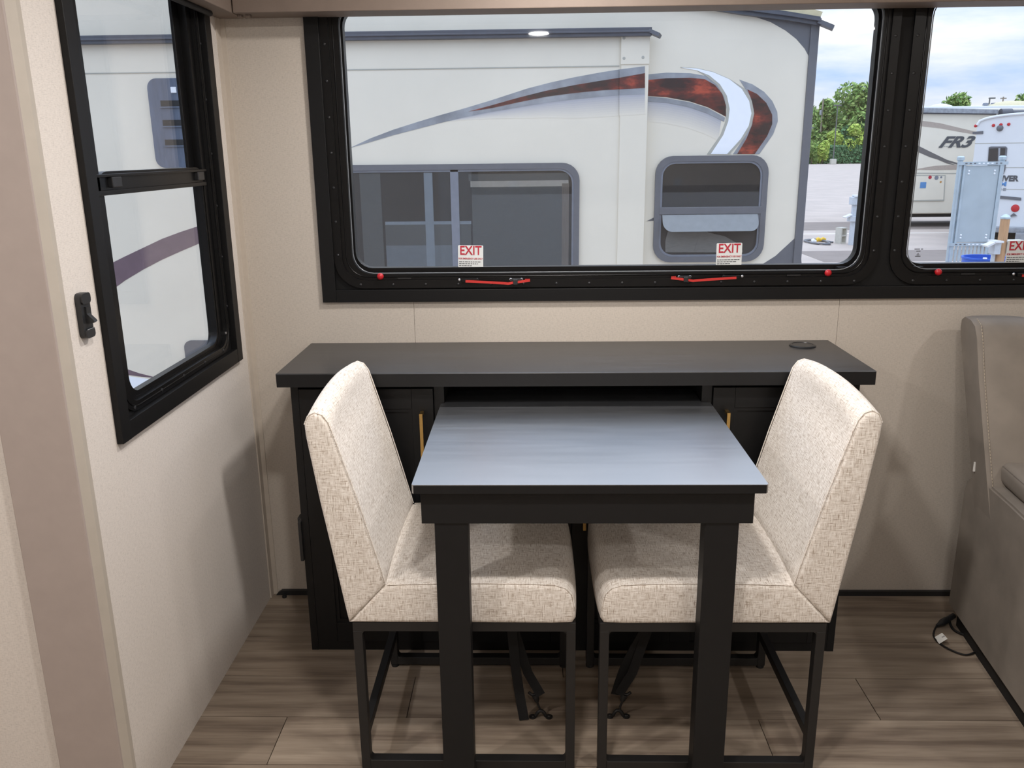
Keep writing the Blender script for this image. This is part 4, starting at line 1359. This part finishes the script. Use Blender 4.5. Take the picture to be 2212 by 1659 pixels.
for u in (2129, 2146):
    add('roof_vent', lathe(bmesh.new(), (at(u, 225, 'y', YM + 1.2).x, YM + 1.2, zr + 0.07), [(0.05, 0), (0.05, 0.06), (0.09, 0.07), (0.07, 0.13), (0.02, 0.14)], (0, 0, 1), 14), 'rv_bluegrey', mh, 40)
for xx in (13.6, 17.6):
    add('wheel', CY((xx, YM + 0.12, GL + 0.42), (0, 1, 0), 0.42, 0.42, 0.25, seg=28), 'rv_dark', mh, 40)
add('underbody', B((m0 + 0.4, m1 - 0.3, YM + 0.3, YM + 2.2, GL + 0.28, zb + 0.03)), 'rv_dark', mh)
dm = lathe(bmesh.new(), (at(2185, 225, 'y', YM + 1.2).x, YM + 1.2, zr + 0.05), [(0.75, 0), (0.66, 0.10), (0.45, 0.17), (0.2, 0.20), (0.01, 0.21)], (0, 0, 1), 24)
add('roof_dome', dm, 'brown_roof', mh, 60)
p = at(2176, 243, 'y', YM - 0.2)
add('awning_end', CY((p.x - 0.15, YM - 0.12, p.z - 0.02), (1, 0, 0), 0.13, 0.13, 0.3, seg=14), 'gutter', mh, 40)
add('awning_roll', CY((p.x + 0.1, YM - 0.12, p.z - 0.02), (1, 0, 0), 0.085, 0.085, 3.0, seg=14), 'gutter', mh, 40)

# --- white trailer whose end wall carries lettering
ang = math.radians(-30)
E0 = at(2097, 380, 'y', 17.5)
rt = thing('camper', (E0.x, E0.y, GL), 'white camper with marker lights and lettering on its end wall beyond the steel rack', 'trailer', rotz=ang)
Rz = Matrix.Rotation(ang, 3, 'Z')


def loc2(u, v, d=0.0):
    """pixel on the end wall plane -> local x, z"""
    n = Rz @ Vector((0, -1, 0))
    ray = RM @ Vector(((u - W / 2) / F, 1, (H / 2 - v) / F))
    p0 = Vector((E0.x, E0.y, 0))
    t = (p0 - CAM).dot(n) / ray.dot(n)
    P = CAM + ray * t
    L = Rz.inverted() @ (P - Vector((E0.x, E0.y, 0)))
    return (L.x, L.z - GL)


def td(nm, pix, m, th=0.01, par=None):
    return add(nm, PR([loc2(u, v) for u, v in pix], 'xz', -th, 0.004), m, par or rt)


zt0 = loc2(2100, 266)[1]
zt1 = loc2(2200, 248)[1] + 0.03
zbt = loc2(2120, 488)[1]
wid = 2.44
roofp = [(0.02, zbt), (wid, zbt), (wid, zt0 - 0.05)] + [(wid / 2 + wid / 2 * math.cos(t), zt0 - 0.03 + (zt1 - zt0 + 0.03) * math.sin(t) ** 0.8) for t in [math.pi * i / 12 for i in range(1, 12)]] + [(0.0, zt0 - 0.05)]
add('body', PR(roofp, 'xz', 0.0, 5.0), 'rv_white', rt)
rp = [(a, b) for a, b in roofp[2:]]
add('roof_edge', tube(bmesh.new(), [(a, -0.01, b) for a, b in rp], 0.03, 8), 'rv_white', rt, 60)
for v in (310, 362, 408):
    a, b = loc2(2100, v), loc2(2200, v + 4)
    add('siding_line', B((0.0, wid, -0.004, 0.002, a[1] - 0.006, a[1] + 0.006)), 'rv_taupe', rt)
for u, v in ((2107.5, 272), (2146, 271), (2162, 269.5), (2179, 268.5)):
    a = loc2(u, v)
    add('marker_light', lathe(bmesh.new(), (a[0], 0, a[1]), [(0.035, 0), (0.03, 0.02), (0.012, 0.03)], (0, -1, 0), 12), 'red_plastic', rt, 50)
a = loc2(2160, 277)
add('camera_mount', lathe(bmesh.new(), (a[0], 0.0, a[1]), [(0.07, 0), (0.06, 0.04), (0.03, 0.06)], (0, -1, 0), 12), 'rv_grey', rt, 50)
td('grille', [(2101, 285), (2124, 283), (2124, 289), (2101, 290)], 'rv_grey', 0.02)
wn = td('window', [(2136, 318), (2141, 316.5), (2173, 316.5), (2176, 320), (2172, 366), (2168, 376), (2162, 378), (2132, 378)], 'rv_grey', 0.02)
td('pane', [(2137, 321), (2156, 320), (2154, 373), (2133, 373)], 'interior_dim', 0.023, wn)
td('pane', [(2159, 320), (2172, 320), (2167, 370), (2160, 373)], 'interior_dim', 0.023, wn)
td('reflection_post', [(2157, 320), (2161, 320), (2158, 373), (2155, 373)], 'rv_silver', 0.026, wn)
a = loc2(2176, 386)
text('lettering', 'RIVER', (a[0], -0.006, a[1]), 0.165, 'print_grey', rt, bold=0.008, sx=0.98, depth=0.003)
a = loc2(2164, 398)
text('lettering', 'M', (a[0] + 0.03, -0.006, a[1]), 0.125, 'sticker_blue', rt, bold=0.006, depth=0.003, sx=1.3)
a = loc2(2160, 409)
add('tagline', B(*[(a[0] - 0.12 + 0.09 * i, a[0] - 0.06 + 0.09 * i, -0.006, 0.0, a[1] - 0.03, a[1] + 0.03) for i in range(3)]), 'rv_silver', rt)
td('bumper_slot', [(2150, 421.5), (2206, 427), (2206, 433), (2150, 428)], 'rv_grey', 0.02)
a = loc2(2193, 450)
tl_ = add('tail_light', lathe(bmesh.new(), (a[0], 0, a[1]), [(0.085, 0), (0.075, 0.02), (0.03, 0.03)], (0, -1, 0), 16), 'red_plastic', rt, 50)
td('tag_light', [(2183, 465), (2190, 460), (2197, 466), (2183, 468)], 'rv_grey', 0.03)
bz = loc2(2180, 492)
add('bumper', B((0.1, wid - 0.1, -0.18, 0.02, bz[1] - 0.10, bz[1] + 0.02), bev=0.01), 'rv_silver', rt)
add('underbody', B((0.2, wid - 0.2, 0.4, 4.8, 0.25, zbt + 0.02)), 'rv_dark', rt)
for yy in (2.6, 3.4):
    add('wheel', CY((0.05, yy, 0.33), (1, 0, 0), 0.33, 0.33, 0.2, seg=24), 'rv_dark', rt, 40)
    add('wheel', CY((wid - 0.25, yy, 0.33), (1, 0, 0), 0.33, 0.33, 0.2, seg=24), 'rv_dark', rt, 40)
add('jack', B((1.05, 1.35, -0.5, 0.0, 0.0, 0.42)), 'rv_silver', rt)

# --- galvanised rack
YK = 9.8
rk_ = thing('steel_rack', (6.2, YK, GL), 'tall galvanised steel rack with a flat panel and slatted foot outside', 'rack')
rx0, rx1 = at(2062, 450, 'y', YK).x - 0.0, at(2151, 450, 'y', YK).x
zt_ = at(2110, 348, 'y', YK).z
zm = at(2100, 527, 'y', YK).z
for x in (rx0, rx1):
    add('post', CY((x, YK, GL), (0, 0, 1), 0.035, 0.035, zt_ - GL + 0.01, seg=14), 'galvanised', rk_, 40)
    add('post_cap', lathe(bmesh.new(), (x, YK, zt_ + 0.005), [(0.03, 0), (0.05, 0.01), (0.05, 0.05), (0.03, 0.065)], (0, 0, 1), 14), 'galvanised', rk_, 40)
for z in (zt_ - 0.03, zm):
    rl = add('channel', B((rx0 - 0.04, rx1 + 0.06, YK - 0.055, YK - 0.03, z - 0.022, z + 0.022)), 'galvanised', rk_)
    for i in range(9):
        xx = rx0 + 0.06 + i * (rx1 - rx0 - 0.1) / 8
        add('slot', B((xx - 0.014, xx + 0.014, YK - 0.058, YK - 0.052, z - 0.007, z + 0.007)), 'rv_white_decal' if 3 <= i <= 6 else 'rv_grey', rl)
pn = add('panel', B((rx0 + 0.07, rx1 - 0.04, YK - 0.03, YK - 0.012, zm + 0.03, zt_ - 0.06), bev=0.003), 'panel_zinc', rk_)
for x in (rx0 + 0.05, rx1 - 0.025):
    add('panel_frame', B((x - 0.014, x + 0.014, YK - 0.045, YK - 0.01, zm + 0.02, zt_ - 0.05)), 'galvanised', rk_)
for x in (rx0 + 0.12, rx1 - 0.10):
    for z in (zt_ - 0.13, zt_ - 0.17, zm + 0.09, zm + 0.13):
        add('bolt', lathe(bmesh.new(), (x, YK - 0.03, z), [(0.014, 0), (0.012, 0.008), (0.004, 0.012)], (0, -1, 0), 10), 'rv_white_decal', pn, 50)
n = 11
for i in range(n):
    x = rx0 + 0.03 + i * (rx1 - rx0 - 0.04) / (n - 1)
    add('slat', B((x - 0.014, x + 0.014, YK - 0.028, YK - 0.005, GL + 0.01, zm)), 'galvanised', rk_)
add('foot_rail', B((rx0 - 0.05, rx1 + 0.05, YK - 0.05, YK + 0.03, GL, GL + 0.05)), 'galvanised', rk_)

# --- blue tub
bx = at(2129, 556, 'y', 8.6)
bt = thing('blue_tub', (bx.x, 8.6, GL), 'open blue plastic barrel in front of the steel rack', 'barrel')
zt_ = 0.045
br_ = 0.272
add('shell', lathe(bmesh.new(), (bx.x, 8.6, GL), [(br_ * 0.93, 0), (br_ * 0.99, 0.1), (br_ * 0.96, 0.3), (br_, 0.32), (br_ * 0.96, 0.34), (br_ * 0.98, 0.6), (br_, zt_ - GL - 0.03), (br_ + 0.012, zt_ - GL - 0.02), (br_ + 0.012, zt_ - GL), (br_ - 0.015, zt_ - GL), (br_ - 0.02, zt_ - GL - 0.3), (br_ - 0.03, 0.1), (0.01, 0.1)], (0, 0, 1), 32), 'blue_plastic', bt, 40)
p = at(2128, 558, 'y', 8.33)
add('handle_label', B((p.x - 0.02, p.x + 0.02, 8.6 - br_ - 0.008, 8.6 - br_ + 0.02, p.z - 0.01, p.z + 0.008)), 'rv_white_decal', bt)

# --- wooden post carrying outlet boxes
YP = 7.6
pc = at(2168, 500, 'y', YP)
wp_ = thing('service_post', (pc.x, YP, GL), 'round timber post with a metal cap and grey outlet boxes outside the window', 'post')
zt_ = at(2166, 470, 'y', YP).z
add('shaft', CY((pc.x, YP, GL), (0, 0, 1), 0.052, 0.050, zt_ - GL, seg=18), 'timber', wp_, 40)
add('cap', lathe(bmesh.new(), (pc.x, YP, zt_ - 0.015), [(0.055, 0), (0.055, 0.02), (0.03, 0.045), (0.005, 0.055)], (0, 0, 1), 18), 'galvanised', wp_, 40)
for x0, x1 in ((at(2140, 540, 'y', YP).x, pc.x - 0.045), (pc.x + 0.045, at(2205, 540, 'y', YP).x)):
    z0, z1 = at(2150, 548, 'y', YP).z, at(2150, 522, 'y', YP).z
    bx_ = add('outlet_box', B((x0, x1, YP - 0.08, YP + 0.06, z0, z1), bev=0.006), 'box_grey', wp_)
    add('box_lid', B((x0 - 0.015, x1 + 0.005, YP - 0.12, YP + 0.07, z1 - 0.005, z1 + 0.018), bev=0.004), 'rv_white', bx_)
    add('conduit', CY(((x0 + x1) / 2, YP, GL), (0, 0, 1), 0.024, 0.024, z0 - GL + 0.01, seg=12), 'box_grey', bx_, 40)
p = at(2117, 522, 'y', YP)
x0 = at(2140, 540, 'y', YP).x
sp_ = strip(bmesh.new(), [(x0 - 0.10, YP - 0.05, z1 - 0.045), (x0 + 0.01, YP - 0.05, z1 + 0.01)], (0, 1, 0), 0.12, 0.02)
add('open_flap', sp_, 'rv_white', wp_)

# --- hookup pedestal, concrete block and coiled hose on the lot
hp_ = at(1838, 529, 'z', GL)
YH = hp_.y
hk_ = thing('hookup_pedestal', (hp_.x, YH, GL), 'slim grey hookup pedestal with two outlet boxes standing by the concrete block', 'pedestal')
zt_ = at(1840, 424, 'y', YH).z
add('post', B((hp_.x - 0.05, hp_.x + 0.05, YH - 0.05, YH + 0.05, GL, zt_)), 'box_grey', hk_)
zz = at(1836, 433, 'y', YH).z
add('outlet_box', B((hp_.x - 0.11, hp_.x + 0.25, YH - 0.12, YH + 0.1, zz - 0.10, zz + 0.08), bev=0.01), 'box_grey', hk_)
add('lid', B((hp_.x - 0.05, hp_.x + 0.3, YH - 0.16, YH + 0.1, zz + 0.08, zz + 0.13), bev=0.01), 'rv_white', hk_)
zz = at(1832, 472, 'y', YH).z
add('outlet_box', B((hp_.x - 0.12, hp_.x + 0.25, YH - 0.12, YH + 0.1, zz - 0.07, zz + 0.06), bev=0.01), 'box_grey', hk_)
add('flap', strip(bmesh.new(), [(hp_.x - 0.24, YH - 0.05, zz + 0.03), (hp_.x - 0.08, YH - 0.05, zz + 0.10)], (0, 1, 0), 0.2, 0.03), 'rv_white', hk_)
cbk = at(1804, 526, 'z', GL)
bm = bmesh.new()
bx0, by0 = 0.0, 0.0
for a in ((0, 0.19, 0, 0.03, 0, 0.19), (0, 0.19, 0.36, 0.39, 0, 0.19), (0, 0.03, 0.03, 0.36, 0, 0.19), (0.16, 0.19, 0.03, 0.36, 0, 0.19), (0.03, 0.16, 0.18, 0.21, 0, 0.19)):
    box(bm, *a)
bmesh.ops.rotate(bm, verts=bm.verts, cent=(0, 0, 0), matrix=Matrix.Rotation(math.pi / 2, 3, 'Y') @ Matrix.Rotation(math.pi / 2, 3, 'Z'))
bmesh.ops.rotate(bm, verts=bm.verts, cent=(0, 0, 0), matrix=Matrix.Rotation(math.radians(-62), 3, 'Z'))
mn = min(v.co.z for v in bm.verts)
mx_ = min(v.co.x for v in bm.verts)
bmesh.ops.translate(bm, verts=bm.verts, vec=Vector((cbk.x - mx_, cbk.y + 0.05, GL - mn)))
o = add('concrete_block', bm, 'concrete')
tag(o, 'grey hollow concrete block lying at the foot of the hookup pedestal', 'block')
hs = thing('extension_cord', tuple(at(1770, 522, 'z', GL)), 'grey cord coiled on the lot with yellow and white plugs', 'cord')
hc = at(1770, 523, 'z', GL + 0.02)
pts = []
for i in range(60):
    t = i / 60 * 2 * math.pi * 2.2
    pts.append(Vector((hc.x - 0.05 + (0.24 + 0.02 * math.sin(3 * t)) * math.cos(t), hc.y + (0.55 + 0.1 * math.sin(2.3 * t)) * math.sin(t), GL + 0.025 + 0.004 * (i % 3))))
pts += [Vector((hc.x + 0.30, hc.y - 0.1, GL + 0.025))]
add('cord_loop', T(pts, 0.022, 7), 'rv_grey', hs, 60)
for u, v, m, r_ in ((1769, 517, 'yellow_plastic', 0.07), (1779, 516, 'yellow_plastic', 0.06), (1758, 519.5, 'rv_white_decal', 0.06)):
    p = at(u, v + 1.5, 'z', GL + 0.05)
    add('plug', tube(bmesh.new(), [p + Vector((-r_ * 0.9, 0, 0)), p + Vector((-r_ * 0.3, 0, 0.02)), p + Vector((r_ * 0.9, 0, 0))], [r_ * 0.7, r_ * 0.8, r_ * 0.45], 10), m, hs, 50)


# --- planting, building and poles at the far edge of the lot
def leaf_cloud(bm, c, rx, ry, rz, n, size, r):
    for _ in range(n):
        while True:
            x, y, z = r.uniform(-1, 1), r.uniform(-1, 1), r.uniform(-1, 1)
            d = x * x + y * y + z * z
            if 0.30 < d < 1:
                break
        p = Vector((c[0] + x * rx, c[1] + y * ry, max(c[2] + z * rz, GL + 0.1)))
        a = Vector((r.gauss(0, 1), r.gauss(0, 1), r.gauss(0, 1))).normalized()
        b = a.orthogonal().normalized()
        s = size * r.uniform(0.6, 1.3)
        q = [p + a * s, p + b * s * 0.7, p - a * s, p - b * s * 0.7]
        bm.faces.new([bm.verts.new(v) for v in q])


def tree(x, y, h, w, m, label, cat='tree', grp='trees behind the lot', blobs=9, n=330, size=0.34, seed=1, low=0.35):
    r = random.Random(seed)
    t = thing('tree' if cat == 'tree' else 'shrub', (x, y, GL), label, cat, grp)
    bm = bmesh.new()
    for i in range(blobs):
        f_ = i / max(1, blobs - 1)
        zz = GL + h * (low + (0.86 - low) * f_)
        k_ = w * (0.62 - 0.30 * f_)
        leaf_cloud(bm, (x + r.uniform(-k_, k_), y + r.uniform(-k_, k_), zz), w * r.uniform(0.32, 0.46), w * 0.4, h * r.uniform(0.13, 0.19), n, size, r)
    leaf_cloud(bm, (x, y, GL + h * 0.62), w * 0.55, w * 0.5, h * 0.33, n * 2, size, r)
    me = bpy.data.meshes.new('crown')
    bm.to_mesh(me)
    bm.free()
    me.transform(Matrix.Translation((-x, -y, -GL)))
    me.materials.append(MAT[m])
    o = bpy.data.objects.new('crown', me)
    col.objects.link(o)
    o.parent = t
    tk = T([(x, y, GL), (x + 0.1, y, GL + h * 0.3), (x - 0.1, y, GL + h * 0.65)], [h * 0.025, h * 0.02, h * 0.008], 8)
    for s in (-1, 1):
        tube(tk, [(x + 0.05, y, GL + h * 0.35), (x + s * w * 0.3, y, GL + h * 0.6)], [h * 0.012, h * 0.005], 6)
    add('trunk', tk, 'bark', t, 60)
    return t


p = at(1840, 352, 'y', 138)
tree(p.x + 1.0, 140, 12.4, 5.6, 'leaf_green', 'tallest broad green tree rising behind the lot', seed=3, blobs=14, n=420)
p = at(1800, 352, 'y', 142)
tree(p.x, 146, 10.3, 3.6, 'leaf_green', 'mid height green tree between the tall tree and the trailer', seed=4, blobs=9)
p = at(1762, 352, 'y', 142)
tree(p.x * 1.12, 166, 11.0, 4.2, 'leaf_green', 'green tree rising behind the blue building', seed=5, blobs=9)
p = at(1782, 352, 'y', 142)
tree(p.x * 1.14, 168, 9.2, 2.6, 'leaf_dark', 'small dark conifer beside the blue building roof', seed=6, blobs=8)
p = at(1822, 352, 'y', 137)
tree(p.x + 2.0, 138, 6.8, 3.2, 'leaf_dark', 'low dark green tree in front of the tall tree', seed=8, blobs=8)
for i, (u, y, h, w, m, lb) in enumerate(((1752, 134.5, 3.5, 1.3, 'leaf_green', 'clipped shrub at the lot edge beside the trailer corner'), (1775, 134.6, 3.4, 1.5, 'leaf_bright', 'yellow green shrub left of the lamp post base'),
                                         (1802, 137, 5.0, 2.2, 'leaf_bright', 'loose yellow green shrub behind the lamp post'), (1845, 136.5, 5.9, 2.7, 'leaf_bright', 'large bright shrub right of the lamp post'))):
    p = at(u, 352, 'y', y)
    tree(p.x, y, h, w, m, lb, 'shrub', 'shrubs at the lot edge', blobs=8, n=300, size=0.26, seed=20 + i, low=0.2)
h0, h1 = at(1735, 352, 'y', 135), at(1900, 352, 'y', 135)
hg = bmesh.new()
r_ = random.Random(50)
for _ in range(8200):
    x, y, z = r_.uniform(h0.x, h1.x), r_.uniform(134.9, 136.2), GL + r_.random() ** 0.8 * 2.75
    p = Vector((x, y, z))
    a = Vector((r_.gauss(0, 1), r_.gauss(0, 1), r_.gauss(0, 1))).normalized()
    b = a.orthogonal()
    s = r_.uniform(0.12, 0.26)
    hg.faces.new([hg.verts.new(v) for v in (p + a * s, p + b * s * .7, p - a * s, p - b * s * .7)])
hge = thing('hedge', ((h0.x + h1.x) / 2, 135.5, GL), 'clipped dark green hedge along the far lot edge', 'hedge')
me = bpy.data.meshes.new('foliage')
hg.to_mesh(me)
hg.free()
me.transform(Matrix.Translation(-Vector(hge.location)))
me.materials.append(MAT['leaf_dark'])
o = bpy.data.objects.new('foliage', me)
col.objects.link(o)
o.parent = hge
p = at(2068, 214, 'y', 138)
tree(p.x, 140, 10.6, 3.6, 'leaf_green', 'distant green tree top above the motorhome roof', seed=31, blobs=8)
p = at(2216, 220, 'y', 138)
tree(p.x, 140, 10.0, 3.0, 'leaf_green', 'distant green tree top above the camper roof', seed=32, blobs=7)

YBL = 150.0
bl_ = thing('blue_building', (at(1770, 300, 'y', YBL).x, YBL + 3, GL), 'blue walled building with a pale sloping roof behind the shrubs', 'building')
Pz = lambda u, v: A2(u, v, YBL)
add('wall', PR([Pz(1690, 300), Pz(1752, 280), Pz(1801, 266), Pz(1801, 350), Pz(1690, 350)], 'xz', YBL, YBL + 7), 'blue_wall', bl_)
add('roof', PR([Pz(1690, 300), Pz(1690, 283), Pz(1752, 270), Pz(1801, 264.5), Pz(1801, 267.5), Pz(1752, 280)], 'xz', YBL - 0.25, YBL + 7.2), 'roof_white', bl_)
add('fascia', PR([Pz(1690, 290), Pz(1797, 287), Pz(1797, 289.5), Pz(1690, 292)], 'xz', YBL - 0.15, YBL), 'rv_taupe', bl_)
wn = add('window', PR([Pz(1779, 278), Pz(1788, 277), Pz(1789, 285), Pz(1779, 286)], 'xz', YBL - 0.1, YBL), 'rv_silver', bl_)
add('pane', PR([Pz(1780, 279), Pz(1783.5, 278.7), Pz(1783.5, 285), Pz(1780, 285)], 'xz', YBL - 0.14, YBL), 'rv_bluegrey', wn)
add('pane', PR([Pz(1784.5, 279), Pz(1787.7, 278.7), Pz(1788, 284.5), Pz(1784.5, 285)], 'xz', YBL - 0.14, YBL), 'rv_bluegrey', wn)
add('doorway', PR([Pz(1778, 294), Pz(1782, 294), Pz(1782, 305), Pz(1778, 305)], 'xz', YBL - 0.1, YBL), 'rv_dark', bl_)

p = at(1799, 354.5, 'z', GL)
lp = thing('lamp_post', (p.x, p.y, GL), 'dark parking lot lamp post on a square concrete base', 'lamp post')
hgt = at(1808, 228, 'y', p.y).z
add('base', B((p.x - 0.40, p.x + 0.40, p.y - 0.4, p.y + 0.4, GL, GL + 0.78), bev=0.05), 'concrete', lp)
add('pole', CY((p.x, p.y, GL + 0.7), (0, 0, 1), 0.10, 0.07, hgt - GL - 0.7, seg=10), 'pole_metal', lp, 40)
add('lamp_head', B((p.x - 0.55, p.x + 0.55, p.y - 0.2, p.y + 0.2, hgt - 0.05, hgt + 0.12), bev=0.03), 'pole_metal', lp)
p = at(1770, 320, 'y', 145)
up = thing('utility_pole', (p.x, 145, GL), 'weathered wooden utility pole with a grey transformer by the blue building', 'utility pole')
hgt = at(1774, 213, 'y', 145).z
add('pole', CY((p.x, 145, GL), (0, 0, 1), 0.17, 0.12, hgt - GL, seg=10), 'pole_wood', up, 40)
z = at(1770, 243, 'y', 145).z
add('transformer', CY((p.x - 0.28, 144.8, z - 0.4), (0, 0, 1), 0.22, 0.22, 0.8, seg=12), 'rv_silver', up, 40)
p = at(2137, 222, 'y', 100)
l2 = thing('lamp_post', (p.x, 100, GL), 'dark lamp post with a single side arm beyond the motorhome', 'lamp post')
z = at(2138, 212, 'y', 100).z
add('pole', CY((p.x, 100, GL), (0, 0, 1), 0.09, 0.07, z - GL, seg=10), 'pole_metal', l2, 40)
add('lamp_head', B((p.x - 0.05, p.x + 0.55, 99.8, 100.2, z - 0.08, z + 0.06), bev=0.02), 'pole_metal', l2)
p = at(2166, 222, 'y', 120)
u2 = thing('utility_pole', (p.x, 120, GL), 'distant utility pole with a crossarm above the pale roof dome', 'utility pole')
z = at(2167, 209, 'y', 120).z
add('pole', CY((p.x, 120, GL), (0, 0, 1), 0.12, 0.09, z - GL, seg=8), 'pole_wood', u2, 40)
add('crossarm', B((p.x - 0.35, p.x + 0.4, 119.9, 120.1, z - 0.28, z - 0.14)), 'pole_wood', u2)
